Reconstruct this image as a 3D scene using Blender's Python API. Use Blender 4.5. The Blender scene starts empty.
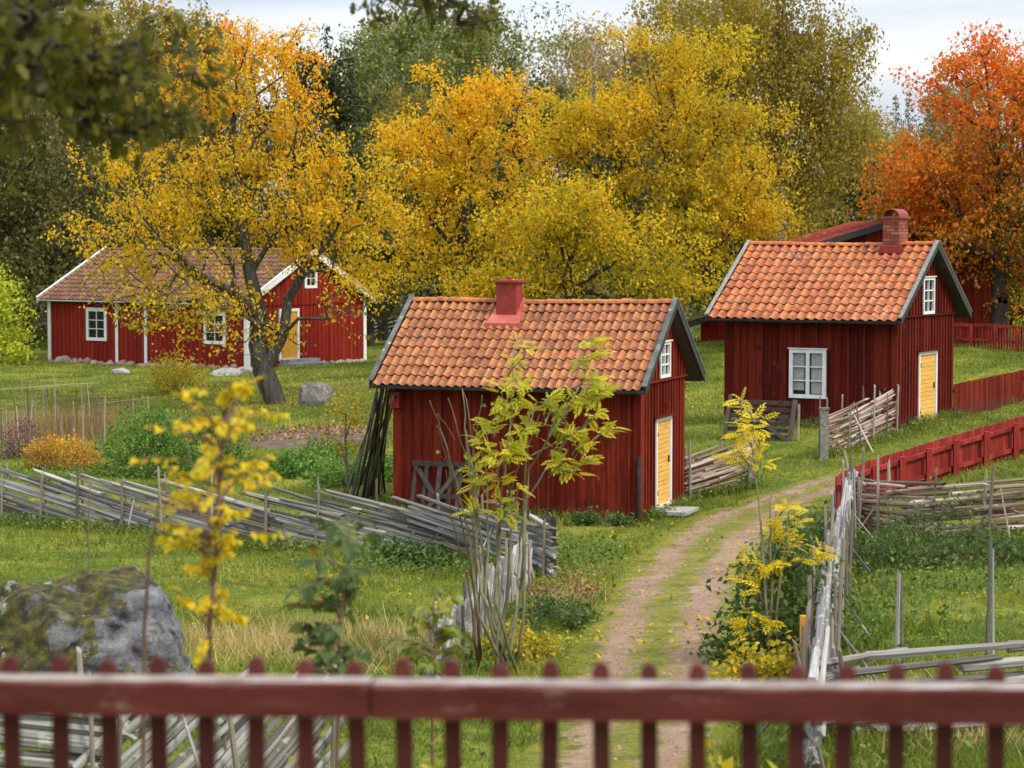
import bpy, math, random
import numpy as np
from mathutils import Vector, Matrix, Quaternion
R = math.radians
sc = bpy.context.scene
C = sc.collection
rnd = random.Random(7)
rng = np.random.default_rng(11)

# ------------------------------------------------------------------ camera
F, PITCH, CAMZ = 2360.2, R(3.605), 5.61
cam = bpy.data.cameras.new('camera')
cam.sensor_width = 36.0
cam.lens = F / 1024 * 36
cam.clip_start, cam.clip_end = 0.1, 3000
cam.dof.use_dof = True
cam.dof.focus_distance = 47
cam.dof.aperture_fstop = 3.4
camo = bpy.data.objects.new('camera', cam)
camo.location = (0, 0, CAMZ)
camo.rotation_euler = (R(90) - PITCH, 0, 0)
C.objects.link(camo)
sc.camera = camo

# ------------------------------------------------------------------ sky, sun, exposure
SUN_EL, SUN_AZ = R(48), R(128)          # azimuth measured from +Y (view direction) towards +X
w = bpy.data.worlds.new('World')
sc.world = w
w.use_nodes = True
nt = w.node_tree
nt.nodes.clear()
out = nt.nodes.new('ShaderNodeOutputWorld')
sky = nt.nodes.new('ShaderNodeTexSky')
sky.sky_type = 'NISHITA'
sky.sun_disc = False
sky.sun_elevation = SUN_EL
sky.sun_rotation = SUN_AZ
bg1 = nt.nodes.new('ShaderNodeBackground')
bg1.inputs[1].default_value = 0.09
nt.links.new(sky.outputs[0], bg1.inputs[0])
tc = nt.nodes.new('ShaderNodeTexCoord')
sep = nt.nodes.new('ShaderNodeSeparateXYZ')
nt.links.new(tc.outputs['Generated'], sep.inputs[0])
mp = nt.nodes.new('ShaderNodeMapping')
mp.inputs['Scale'].default_value = (1.6, 1.6, 16)
nt.links.new(tc.outputs['Generated'], mp.inputs[0])
nz = nt.nodes.new('ShaderNodeTexNoise')
nz.inputs['Scale'].default_value = 1.5
nz.inputs['Detail'].default_value = 4
nt.links.new(mp.outputs[0], nz.inputs[0])
cr = nt.nodes.new('ShaderNodeValToRGB')
cr.color_ramp.elements[0].position = 0.42
cr.color_ramp.elements[0].color = (0.58, 0.65, 0.78, 1)
cr.color_ramp.elements[1].position = 0.66
cr.color_ramp.elements[1].color = (1.0, 0.985, 0.95, 1)
nt.links.new(nz.outputs[0], cr.inputs[0])
ma = nt.nodes.new('ShaderNodeMath')      # overcast luminance, brighter towards the zenith
ma.operation = 'MULTIPLY_ADD'
ma.use_clamp = False
ma.inputs[1].default_value = 1.4
ma.inputs[2].default_value = 0.68
mx = nt.nodes.new('ShaderNodeMath')
mx.operation = 'MAXIMUM'
mx.inputs[1].default_value = 0.0
nt.links.new(sep.outputs[2], mx.inputs[0])
nt.links.new(mx.outputs[0], ma.inputs[0])
bg2 = nt.nodes.new('ShaderNodeBackground')
nt.links.new(cr.outputs[0], bg2.inputs[0])
nt.links.new(ma.outputs[0], bg2.inputs[1])
ms = nt.nodes.new('ShaderNodeMixShader')
ms.inputs[0].default_value = 0.86
nt.links.new(bg1.outputs[0], ms.inputs[1])
nt.links.new(bg2.outputs[0], ms.inputs[2])
nt.links.new(ms.outputs[0], out.inputs[0])

sl = bpy.data.lights.new('sun', 'SUN')
sl.energy = 2.0
sl.angle = R(12)
sl.color = (1.0, 0.89, 0.72)
so = bpy.data.objects.new('sun', sl)
sd = Vector((math.sin(SUN_AZ) * math.cos(SUN_EL), math.cos(SUN_AZ) * math.cos(SUN_EL), math.sin(SUN_EL)))
so.rotation_euler = sd.to_track_quat('Z', 'Y').to_euler()
so.location = (20, -20, 40)
C.objects.link(so)

sc.view_settings.view_transform = 'Standard'
sc.view_settings.look = 'None'
sc.view_settings.gamma = 1
sc.view_settings.use_curve_mapping = False
sc.view_settings.exposure = 0.6
sc.render.engine = 'CYCLES'
sc.cycles.max_bounces = 6
sc.cycles.diffuse_bounces = 3
sc.cycles.transmission_bounces = 4
sc.cycles.transparent_max_bounces = 6
sc.cycles.use_denoising = True

# ------------------------------------------------------------------ picture <-> place
CP, SP = math.cos(PITCH), math.sin(PITCH)
def ray(px, py):
    u, v = (px - 512) / F, (384 - py) / F
    return Vector((u, CP + v * SP, -SP + v * CP))
def at(px, py, d):
    r = ray(px, py)
    return Vector((0, 0, CAMZ)) + r * (d / r.y)
def on_plane(px, py, p, n):
    r = ray(px, py)
    o = Vector((0, 0, CAMZ))
    return o + r * ((p - o).dot(n) / r.dot(n))

# ------------------------------------------------------------------ the lie of the land
_c = []
for px, py, d in [(620, 768, 22.1), (640, 660, 28.9), (665, 600, 34.6), (715, 540, 42.1), (775, 505, 47.2), (830, 485, 49.6),
                  (300, 600, 35.2), (100, 560, 40), (0, 522, 46), (250, 548, 42.4), (440, 552, 41.7), (545, 575, 39),
                  (100, 690, 26.5), (300, 690, 27), (1000, 640, 28.5), (950, 550, 38), (860, 600, 33.5),
                  (875, 498, 46.5), (1024, 451, 51.5), (953, 416, 61.5), (1024, 400, 66), (985, 348, 78), (1010, 378, 69),
                  (710, 345, 85), (710, 420, 64), (100, 475, 56), (300, 470, 56.5), (300, 440, 64.5), (278, 403, 77),
                  (247, 368, 94.5), (366, 361.5, 100), (48, 361, 101)]:
    p = at(px, py, d)
    _c.append((p.x, p.y, p.z))
_c += [(2.493, 46, 0.0), (-2.42, 47.73, 0.0), (3.617, 49.19, 0.0), (9.334, 57.22, .90), (5.35, 59.49, .88), (11.4, 60.85, .92)]
for x, y, h in [(-60, 160, 4.5), (0, 160, 4), (60, 160, 2.5), (-140, 300, 1), (0, 300, 1), (140, 300, 1), (0, 700, -4), (-300, 700, -4), (300, 700, -4),
                (-30, 60, 5.6), (40, 60, 3), (-25, 25, 4.6), (25, 25, 4.3), (20, 40, 4.6), (0, 6, 2.15), (-4, 6, 2.2), (4, 6, 2.15), (-10, 6, 2.2), (10, 6, 2.2),
                (0, 0, 2.0), (-10, 0, 1.9), (10, 0, 1.9), (0, 10, 3.0), (-8, 10, 2.9), (8, 10, 2.9), (0, 15, 4.1), (-8, 15, 3.9), (8, 15, 3.9),
                (0, -20, 1.6), (-25, -20, 1.6), (25, -20, 1.6), (0, 20, 4.9), (-10, 20, 4.75), (10, 20, 4.7), (-60, 100, 5.2), (60, 100, 2.6)]:
    _c.append((x, y, CAMZ - h))
_c = np.array(_c)
def _k(r2):
    return 0.5 * r2 * np.log(r2 + 1e-6)
_xy = _c[:, :2] / 40.0
_n = len(_c)
_A = np.zeros((_n + 3, _n + 3))
_A[:_n, :_n] = _k(((_xy[:, None] - _xy[None]) ** 2).sum(2)) + np.eye(_n) * 2e-3
_A[:_n, _n] = 1
_A[:_n, _n + 1:] = _xy
_A[_n, :_n] = 1
_A[_n + 1:, :_n] = _xy.T
_w = np.linalg.solve(_A, np.r_[_c[:, 2], 0, 0, 0])
def gz(x, y):
    x = np.asarray(x, float)
    y = np.asarray(y, float)
    q = np.stack([x.ravel(), y.ravel()], 1) / 40.0
    o = np.empty(len(q))
    for s in range(0, len(q), 20000):
        qq = q[s:s + 20000]
        o[s:s + 20000] = _k(((qq[:, None] - _xy[None]) ** 2).sum(2)) @ _w[:_n] + _w[_n] + qq @ _w[_n + 1:]
    o = o.reshape(x.shape)
    b = 0.035 * np.sin(x * 1.3 + 2 * np.sin(y * .7)) * np.cos(y * 1.1 + x * .4) + 0.02 * np.sin(x * 3.1 + y * 2.3)
    return o + b
def gz0(x, y):
    return float(gz(np.array([x]), np.array([y]))[0] - (0.035 * math.sin(x * 1.3 + 2 * math.sin(y * .7)) * math.cos(y * 1.1 + x * .4) + 0.02 * math.sin(x * 3.1 + y * 2.3)))
def g1(x, y):
    return float(gz(np.array([x]), np.array([y]))[0])
_dd = np.concatenate([np.arange(18, 110, .15), np.arange(110, 300, 1.0)])
def gp(px, py):
    """ground point seen at a pixel"""
    r = ray(px, py)
    t = _dd / r.y
    z = CAMZ + r.z * t
    g = gz(r.x * t, _dd)
    k = np.argmax(z < g)
    if z[k] >= g[k]:
        k = len(_dd) - 1
    return Vector((r.x * t[k], _dd[k], g[k]))
def G(x, y, dz=0.0):
    return Vector((x, y, g1(x, y) + dz))

# ------------------------------------------------------------------ materials
M = {}
def _new(name):
    m = bpy.data.materials.new(name)
    m.use_nodes = True
    n = m.node_tree
    n.nodes.clear()
    o = n.nodes.new('ShaderNodeOutputMaterial')
    b = n.nodes.new('ShaderNodeBsdfPrincipled')
    n.links.new(b.outputs[0], o.inputs[0])
    M[name] = m
    return m, n, b, o
def ramp(n, stops):
    r = n.nodes.new('ShaderNodeValToRGB')
    e = r.color_ramp.elements
    while len(e) < len(stops):
        e.new(0.5)
    for i, (p, c) in enumerate(stops):
        e[i].position = p
        e[i].color = (*c, 1)
    return r
def math_(n, op, a, b=None, c=None):
    m = n.nodes.new('ShaderNodeMath')
    m.operation = op
    for i, v in enumerate((a, b, c)):
        if v is None:
            continue
        if isinstance(v, (int, float)):
            m.inputs[i].default_value = v
        else:
            n.links.new(v, m.inputs[i])
    return m.outputs[0]
def noise(n, scale, detail=4, coord='Object', stretch=None, rough=.55):
    t = n.nodes.new('ShaderNodeTexCoord')
    src = t.outputs['Object' if coord == 'World' else coord]
    if coord == 'World':
        src = n.nodes.new('ShaderNodeNewGeometry').outputs['Position']
    if stretch:
        mp = n.nodes.new('ShaderNodeMapping')
        mp.inputs['Scale'].default_value = stretch
        n.links.new(src, mp.inputs[0])
        src = mp.outputs[0]
    z = n.nodes.new('ShaderNodeTexNoise')
    z.inputs['Scale'].default_value = scale
    z.inputs['Detail'].default_value = detail
    z.inputs['Roughness'].default_value = rough
    n.links.new(src, z.inputs[0])
    return z.outputs[0]
def mixc(n, fac, a, b, mode='MIX'):
    m = n.nodes.new('ShaderNodeMix')
    m.data_type = 'RGBA'
    m.blend_type = mode
    for i, v in ((0, fac), (6, a), (7, b)):
        if isinstance(v, (int, float)):
            m.inputs[i].default_value = v
        elif isinstance(v, tuple):
            m.inputs[i].default_value = (*v, 1)
        else:
            n.links.new(v, m.inputs[i])
    return m.outputs[2]
def bump(n, b, h, strength, dist=.01):
    bp = n.nodes.new('ShaderNodeBump')
    bp.inputs['Strength'].default_value = strength
    bp.inputs['Distance'].default_value = dist
    n.links.new(h, bp.inputs['Height'])
    n.links.new(bp.outputs[0], b.inputs['Normal'])

def pmat(name, stops, scale=6, rough=.8, bmp=.4, dist=.01, stretch=None, jitter=.25, detail=5, spots=None, spec=.3, coord='Object', splash=None):
    """noise-ramped colour, value jitter per object, optional lichen spots (colour, scale, threshold)"""
    m, n, b, o = _new(name)
    oi = n.nodes.new('ShaderNodeObjectInfo')
    nz_ = noise(n, scale, detail, coord, stretch)
    if jitter:
        nz_ = math_(n, 'ADD', nz_, math_(n, 'MULTIPLY_ADD', oi.outputs['Random'], jitter, -jitter / 2))
    c = ramp(n, stops)
    n.links.new(nz_, c.inputs[0])
    col = c.outputs[0]
    if spots:
        for sc_, ss, th in spots:
            s = noise(n, ss, 5, 'World')
            f = ramp(n, [(th, (0, 0, 0)), (th + .06, (1, 1, 1))])
            n.links.new(s, f.inputs[0])
            col = mixc(n, math_(n, 'MULTIPLY', f.outputs[0], .8), col, sc_)
    if splash:      # soil splashed up the foot of the boards by rain
        tq = n.nodes.new('ShaderNodeTexCoord')
        sq_ = n.nodes.new('ShaderNodeSeparateXYZ')
        n.links.new(tq.outputs['Object'], sq_.inputs[0])
        hz = math_(n, 'MULTIPLY_ADD', noise(n, 7, 5, 'World'), .9, math_(n, 'MULTIPLY', sq_.outputs[2], -1.1))
        fz = ramp(n, [(.10, (0, 0, 0)), (.45, (.75, .75, .75))])
        n.links.new(hz, fz.inputs[0])
        col = mixc(n, fz.outputs[0], col, splash)
    n.links.new(col, b.inputs['Base Color'])
    b.inputs['Roughness'].default_value = rough
    b.inputs['Specular IOR Level'].default_value = spec
    if bmp:
        bump(n, b, noise(n, scale * 2.5, 6, coord, stretch), bmp, dist)
    return m

RED = [(.25, (.080, .0095, .0048)), (.5, (.140, .0155, .0070)), (.75, (.205, .027, .0125))]
pmat('red_paint', RED, 2.2, .85, .5, .004, (9, 9, .8), .5, spec=.1, spots=[((.10, .016, .012), 1.3, .60), ((.24, .06, .04), 3.1, .68)], splash=(.075, .04, .028))
pmat('red_paint_dark', [(.25, (.065, .0078, .0048)), (.5, (.108, .0115, .0063)), (.75, (.155, .020, .010))], 2.2, .85, .5, .004, (9, 9, .8), .5, spec=.1, spots=[((.06, .011, .009), 1.3, .60), ((.17, .045, .03), 3.1, .68)], splash=(.065, .036, .026))
pmat('red_fence', [(.25, (.14, .011, .008)), (.5, (.24, .020, .013)), (.75, (.33, .038, .026))], 2.5, .7, .4, .004, (6, 6, 1), .35, spec=.25)
pmat('red_far', [(.25, (.14, .011, .007)), (.5, (.22, .018, .010)), (.75, (.30, .03, .017))], 2.0, .8, .4, .004, (9, 9, .8), .3, spec=.15)
pmat('chimney_red', [(.3, (.20, .022, .016)), (.7, (.29, .040, .028))], 5, .5, .2, jitter=.1)
pmat('flashing_pink', [(.3, (.36, .07, .05)), (.7, (.46, .12, .09))], 4, .45, .15, jitter=.1)
pmat('white_paint', [(.3, (.66, .67, .68)), (.7, (.82, .82, .81))], 5, .55, .15, .003, jitter=.1)
pmat('yellow_paint', [(.25, (.62, .33, .06)), (.5, (.72, .42, .09)), (.75, (.78, .48, .12))], 3, .6, .3, .003, (.8, .8, 6), .25)
pmat('ochre_paint', [(.25, (.60, .27, .03)), (.75, (.72, .36, .05))], 3, .6, .3, .003, (.8, .8, 6), .2)
pmat('old_grey_board', [(.25, (.09, .088, .078)), (.5, (.19, .185, .165)), (.75, (.30, .295, .26))], 4, .85, .5, .004, (4, 4, 4), .3,
     spots=[((.33, .36, .28), 14, .6)])
pmat('tarred_cap', [(.3, (.05, .055, .055)), (.55, (.12, .125, .12)), (.75, (.24, .25, .22))], 3, .85, .5, .004, None, .3, spots=[((.34, .38, .30), 7, .60)])
pmat('black_board', [(.3, (.018, .018, .02)), (.7, (.06, .06, .062))], 4, .75, .3, .004, (4, 4, 4), .2)
pmat('dark_wood', [(.3, (.03, .024, .02)), (.7, (.085, .07, .06))], 6, .85, .5, .005, (4, 4, 1), .3)
pmat('fence_pole', [(.2, (.07, .062, .056)), (.45, (.19, .175, .16)), (.7, (.36, .345, .325)), (.85, (.52, .50, .48))], 3.5, .85, .7, .006, (1, 1, .5), .5,
     spots=[((.42, .45, .38), 22, .66)])
pmat('fence_pole_pale', [(.2, (.07, .066, .06)), (.45, (.19, .182, .172)), (.7, (.35, .34, .325)), (.85, (.48, .47, .455))], 4.5, .85, .7, .006, (1, 1, .5), .5,
     spots=[((.38, .43, .33), 9, .58), ((.12, .11, .10), 12, .66)])
pmat('fence_pole_brown', [(.2, (.12, .075, .055)), (.5, (.29, .20, .155)), (.75, (.46, .37, .31)), (.85, (.55, .48, .42))], 3.5, .85, .7, .006, (1, 1, .5), .6)
pmat('stake_wood', [(.2, (.09, .07, .055)), (.5, (.22, .18, .145)), (.8, (.36, .32, .27))], 5, .85, .6, .006, (2, 2, .6), .5)
pmat('stone', [(.25, (.13, .125, .12)), (.5, (.25, .24, .225)), (.75, (.37, .34, .32))], 5, .85, .8, .02, None, .5, spots=[((.45, .46, .42), 9, .62)])
pmat('pink_stone', [(.25, (.20, .13, .11)), (.5, (.34, .23, .20)), (.75, (.44, .34, .30))], 5, .85, .8, .02, None, .4)
pmat('concrete_step', [(.25, (.22, .22, .22)), (.75, (.42, .42, .42))], 6, .85, .3)
pmat('bark_grey', [(.25, (.035, .030, .026)), (.5, (.085, .075, .065)), (.75, (.17, .155, .135))], 5, .9, 1, .03, (3, 3, .6), .2, spots=[((.21, .22, .18), 6, .62)])
pmat('bark_dark', [(.25, (.02, .016, .013)), (.75, (.075, .06, .048))], 5, .9, 1, .03, (3, 3, .6), .2)
pmat('bark_birch', [(.35, (.05, .045, .04)), (.5, (.42, .41, .39)), (.7, (.6, .6, .58))], 2.5, .8, .4, .02, (1, 1, 6), .2)
pmat('twig_green', [(.3, (.10, .10, .05)), (.7, (.24, .23, .13))], 6, .8, .3, .003, None, .3)
pmat('twig_brown', [(.3, (.10, .055, .035)), (.7, (.24, .15, .10))], 6, .8, .3, .003, None, .3)
pmat('twig_pale', [(.3, (.26, .21, .15)), (.7, (.46, .40, .31))], 6, .8, .3, .003, None, .3)
pmat('paper', [(.3, (.74, .75, .78)), (.7, (.8, .8, .82))], 3, .6, 0)
pmat('orange_tape', [(.3, (.75, .25, .03)), (.7, (.85, .40, .05))], 3, .6, 0)
pmat('metal_dark', [(.3, (.02, .02, .022)), (.7, (.05, .05, .055))], 5, .45, .1)
pmat('metal_red_roof', [(.3, (.26, .05, .035)), (.7, (.40, .10, .07))], 3, .55, .2, .004, (1, 6, 1), .2)
pmat('curtain', [(.3, (.66, .68, .70)), (.7, (.82, .83, .84))], 7, .9, 0)
pmat('room_dark', [(.3, (.012, .013, .015)), (.7, (.03, .032, .035))], 2, .9, 0)
pmat('soil', [(.25, (.05, .033, .024)), (.5, (.11, .075, .055)), (.75, (.19, .14, .105))], 5, .95, 1, .04, None, 0, coord='World')

def tile_mat(name, base, lich):
    m, n, b, o = _new(name)
    oi = n.nodes.new('ShaderNodeObjectInfo')
    isl = n.nodes.new('ShaderNodeNewGeometry').outputs['Random Per Island']
    big = noise(n, 1.1, 3, 'World')
    v = math_(n, 'ADD', math_(n, 'MULTIPLY_ADD', oi.outputs['Random'], .42, .06), math_(n, 'MULTIPLY', big, .45))
    if base == 'old':
        v = math_(n, 'ADD', math_(n, 'MULTIPLY', isl, .55), math_(n, 'MULTIPLY', big, .45))
        c = ramp(n, [(.2, (.10, .044, .022)), (.5, (.19, .082, .038)), (.8, (.27, .13, .065))])
    elif base == 'b':
        c = ramp(n, [(.12, (.32, .085, .035)), (.35, (.52, .145, .045)), (.6, (.60, .185, .055)), (.9, (.66, .25, .085))])
    else:
        c = ramp(n, [(.1, (.22, .085, .042)), (.32, (.40, .14, .050)), (.6, (.50, .185, .060)), (.92, (.57, .26, .11))])
    n.links.new(v, c.inputs[0])
    grime = noise(n, 7, 6, 'World')
    g = ramp(n, [(.42, (1, 1, 1)), (.66, (.50, .46, .42))])
    n.links.new(grime, g.inputs[0])
    col = mixc(n, 1.0, c.outputs[0], g.outputs[0], 'MULTIPLY')
    # shading of the rolls painted in: troughs and lower lips tinted dark
    at_ = n.nodes.new('ShaderNodeAttribute')
    at_.attribute_name = 'trough'
    tr = math_(n, 'MULTIPLY', math_(n, 'POWER', at_.outputs['Fac'], 1.3), math_(n, 'MULTIPLY_ADD', noise(n, 3, 5, 'World'), 1.35, .02))
    tr = math_(n, 'MINIMUM', tr, .92)
    col = mixc(n, tr, col, (.085, .045, .036))
    s = noise(n, 16, 6, 'World', rough=.7)
    s2 = noise(n, 1.3, 3, 'World')
    s = math_(n, 'ADD', s, math_(n, 'MULTIPLY', s2, .35))
    f = ramp(n, [(lich, (0, 0, 0)), (lich + .05, (1, 1, 1))])
    n.links.new(s, f.inputs[0])
    col = mixc(n, f.outputs[0], col, (.44, .41, .36))
    n.links.new(col, b.inputs['Base Color'])
    b.inputs['Roughness'].default_value = .72
    b.inputs['Specular IOR Level'].default_value = .3
    bump(n, b, noise(n, 40, 4, 'World'), .3, .004)
tile_mat('tile_a', 'a', .86)
tile_mat('tile_b', 'b', .80)
tile_mat('tile_old', 'old', .85)

def leafmat(name, stops, nscale=.5, trans=.4, isl_w=.6, zgrad=None, rough=.55, obj_rand=False):
    m, n, b, o = _new(name)
    if obj_rand:
        r = n.nodes.new('ShaderNodeObjectInfo').outputs['Random']
    else:
        r = n.nodes.new('ShaderNodeNewGeometry').outputs['Random Per Island']
    z = noise(n, nscale, 3, 'World')
    z = math_(n, 'MULTIPLY_ADD', z, 2.2, -.6)
    v = math_(n, 'ADD', math_(n, 'MULTIPLY', r, isl_w), math_(n, 'MULTIPLY', z, 1 - isl_w))
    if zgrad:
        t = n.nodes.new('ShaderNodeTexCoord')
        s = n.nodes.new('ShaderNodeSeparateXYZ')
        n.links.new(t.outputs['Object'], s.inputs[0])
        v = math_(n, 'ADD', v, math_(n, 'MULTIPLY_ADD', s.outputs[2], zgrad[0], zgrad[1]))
    c = ramp(n, stops)
    n.links.new(v, c.inputs[0])
    n.links.new(c.outputs[0], b.inputs['Base Color'])
    b.inputs['Roughness'].default_value = rough
    b.inputs['Specular IOR Level'].default_value = .25
    tr = n.nodes.new('ShaderNodeBsdfTranslucent')
    n.links.new(c.outputs[0], tr.inputs[0])
    mxs = n.nodes.new('ShaderNodeMixShader')
    mxs.inputs[0].default_value = trans
    n.links.new(b.outputs[0], mxs.inputs[1])
    n.links.new(tr.outputs[0], mxs.inputs[2])
    n.links.new(mxs.outputs[0], o.inputs[0])
    return m
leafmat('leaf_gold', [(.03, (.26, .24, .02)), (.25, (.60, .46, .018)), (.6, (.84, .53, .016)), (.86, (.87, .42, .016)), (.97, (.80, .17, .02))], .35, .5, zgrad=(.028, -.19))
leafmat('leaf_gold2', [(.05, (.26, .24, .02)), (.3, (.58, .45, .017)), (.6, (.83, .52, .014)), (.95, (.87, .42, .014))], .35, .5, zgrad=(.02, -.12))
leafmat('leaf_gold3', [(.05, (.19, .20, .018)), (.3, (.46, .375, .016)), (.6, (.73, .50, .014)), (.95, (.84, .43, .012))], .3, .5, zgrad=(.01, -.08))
leafmat('leaf_olive', [(.05, (.17, .145, .022)), (.5, (.34, .26, .03)), (.95, (.50, .36, .032))], .3)
leafmat('leaf_birchgreen', [(.05, (.09, .12, .028)), (.5, (.19, .22, .045)), (.95, (.35, .35, .07))], .3)
leafmat('leaf_birchorange', [(.05, (.22, .17, .05)), (.5, (.40, .25, .06)), (.95, (.50, .26, .07))], .3)
leafmat('leaf_darkgreen', [(.05, (.045, .052, .014)), (.5, (.10, .105, .022)), (.95, (.19, .175, .035))], .4, .3)
leafmat('leaf_greygreen', [(.05, (.06, .065, .02)), (.5, (.135, .135, .035)), (.95, (.26, .23, .05))], .25, .3)
leafmat('needle', [(.05, (.022, .036, .013)), (.5, (.05, .07, .02)), (.95, (.10, .115, .033))], .5, .15)
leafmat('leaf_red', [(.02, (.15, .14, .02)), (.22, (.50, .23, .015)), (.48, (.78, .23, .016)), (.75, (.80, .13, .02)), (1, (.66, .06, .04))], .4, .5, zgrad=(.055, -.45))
leafmat('leaf_oak', [(.05, (.05, .058, .008)), (.5, (.115, .115, .014)), (.95, (.24, .19, .02))], 1.2, .5)
leafmat('leaf_lime', [(.05, (.22, .30, .02)), (.5, (.44, .50, .03)), (.95, (.60, .56, .04))], .8)
leafmat('leaf_yellow', [(.05, (.52, .46, .02)), (.5, (.76, .60, .018)), (.95, (.82, .50, .015))], 1.0, .45, obj_rand=True)
leafmat('leaf_ash', [(.05, (.34, .38, .03)), (.45, (.52, .50, .03)), (.95, (.70, .54, .025))], 1.0, .45, obj_rand=True)
leafmat('leaf_maple', [(.05, (.045, .085, .025)), (.6, (.09, .14, .04)), (.88, (.17, .20, .04)), (.97, (.60, .30, .02))], 1.0, .35, obj_rand=True)
leafmat('leaf_maple2', [(.05, (.12, .17, .03)), (.6, (.24, .27, .04)), (.85, (.42, .36, .03)), (.97, (.66, .25, .02))], 1.0, .35, obj_rand=True)
leafmat('leaf_bush', [(.05, (.035, .07, .02)), (.5, (.075, .13, .03)), (.95, (.17, .22, .05))], 1.0)
leafmat('leaf_bushyellow', [(.05, (.10, .15, .02)), (.4, (.40, .34, .02)), (.9, (.70, .44, .012))], 1.2)
leafmat('leaf_garden', [(.05, (.05, .12, .02)), (.5, (.11, .23, .035)), (.95, (.26, .38, .06))], 1.0)
leafmat('leaf_aster', [(.05, (.12, .11, .03)), (.4, (.38, .18, .03)), (.65, (.70, .34, .025)), (.95, (.80, .56, .03))], .9, zgrad=(.45, -.2))
leafmat('leaf_brown', [(.05, (.13, .075, .035)), (.5, (.30, .17, .07)), (.95, (.44, .28, .10))], 1.5, .2)
leafmat('leaf_purple', [(.05, (.08, .05, .05)), (.5, (.19, .10, .10)), (.95, (.30, .17, .14))], 1.5, .2)
leafmat('grass', [(.05, (.055, .095, .010)), (.32, (.125, .175, .018)), (.6, (.235, .255, .030)), (.9, (.40, .34, .075))], .35, .35, isl_w=.42)
leafmat('grass_dry', [(.05, (.28, .22, .08)), (.5, (.48, .36, .14)), (.95, (.62, .48, .22))], .8, .3)
leafmat('weed', [(.05, (.05, .10, .02)), (.5, (.10, .18, .03)), (.95, (.22, .28, .05))], .9, .3)

# ground, path, boulder, glass
m, n, b, o = _new('meadow')
a = noise(n, .45, 5, 'World')
f2 = noise(n, 6, 6, 'World')
v = math_(n, 'ADD', math_(n, 'MULTIPLY', a, .65), math_(n, 'MULTIPLY', f2, .35))
c = ramp(n, [(.34, (.035, .058, .010)), (.48, (.085, .115, .016)), (.58, (.16, .175, .026)), (.68, (.25, .215, .05))])
n.links.new(v, c.inputs[0])
n.links.new(c.outputs[0], b.inputs['Base Color'])
b.inputs['Roughness'].default_value = .95
b.inputs['Specular IOR Level'].default_value = .05
bump(n, b, f2, .8, .06)

m, n, b, o = _new('gravel_path')
a = noise(n, .9, 4, 'World')
f2 = noise(n, 22, 6, 'World', rough=.7)
c = ramp(n, [(.3, (.16, .098, .068)), (.5, (.275, .178, .127)), (.7, (.39, .275, .205))])
n.links.new(math_(n, 'ADD', math_(n, 'MULTIPLY', a, .5), math_(n, 'MULTIPLY', f2, .5)), c.inputs[0])
uv = n.nodes.new('ShaderNodeUVMap')
su = n.nodes.new('ShaderNodeSeparateXYZ')
n.links.new(uv.outputs[0], su.inputs[0])
wob = math_(n, 'MULTIPLY_ADD', noise(n, 2.6, 7, 'World', rough=.8), .82, -.41)
uu = math_(n, 'ADD', su.outputs[0], wob)
mid = ramp(n, [(.17, (1, 1, 1)), (.25, (.1, .1, .1)), (.33, (.05, .05, .05)), (.41, (.85, .85, .85)), (.58, (.95, .95, .95)), (.66, (.1, .1, .1)), (.78, (0, 0, 0)), (.86, (1, 1, 1))])
n.links.new(uu, mid.inputs[0])
gcol = ramp(n, [(.35, (.06, .08, .013)), (.5, (.14, .15, .022)), (.65, (.25, .215, .042))])
n.links.new(math_(n, 'MULTIPLY_ADD', noise(n, 17, 5, 'World'), .55, math_(n, 'MULTIPLY', noise(n, 2.5, 4, 'World'), .45)), gcol.inputs[0])
n.links.new(mixc(n, mid.outputs[0], c.outputs[0], gcol.outputs[0]), b.inputs['Base Color'])
b.inputs['Roughness'].default_value = .95
b.inputs['Specular IOR Level'].default_value = .05
bump(n, b, f2, .7, .03)

m, n, b, o = _new('boulder_rock')
a = noise(n, 2.6, 7, 'Object', (1, 1, 2.2), .62)
c = ramp(n, [(.36, (.02, .02, .021)), (.43, (.10, .102, .11)), (.54, (.23, .235, .25)), (.68, (.38, .39, .41))])
n.links.new(a, c.inputs[0])
geo = n.nodes.new('ShaderNodeNewGeometry')
sx = n.nodes.new('ShaderNodeSeparateXYZ')
n.links.new(geo.outputs['Normal'], sx.inputs[0])
mo = math_(n, 'ADD', math_(n, 'MULTIPLY', noise(n, 1.5, 6, 'Object', rough=.65), 1.3), math_(n, 'MULTIPLY_ADD', sx.outputs[2], .28, math_(n, 'MULTIPLY', sx.outputs[0], -.28)))
mf = ramp(n, [(.68, (0, 0, 0)), (.78, (1, 1, 1))])
n.links.new(mo, mf.inputs[0])
mcol = ramp(n, [(.35, (.025, .025, .008)), (.5, (.085, .078, .013)), (.65, (.19, .16, .022))])
n.links.new(noise(n, 9, 5), mcol.inputs[0])
col = mixc(n, mf.outputs[0], c.outputs[0], mcol.outputs[0])
lf = ramp(n, [(.585, (0, 0, 0)), (.63, (1, 1, 1))])
n.links.new(noise(n, 2.6, 8, rough=.75), lf.inputs[0])
col = mixc(n, lf.outputs[0], col, (.44, .48, .38))
n.links.new(col, b.inputs['Base Color'])
b.inputs['Roughness'].default_value = .9
bump(n, b, noise(n, 5, 10, rough=.78), 1.0, .16)

m, n, b, o = _new('glass')
b.inputs['Base Color'].default_value = (.02, .025, .03, 1)
b.inputs['Roughness'].default_value = .06
b.inputs['Alpha'].default_value = .2
b.inputs['Specular IOR Level'].default_value = .8

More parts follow.
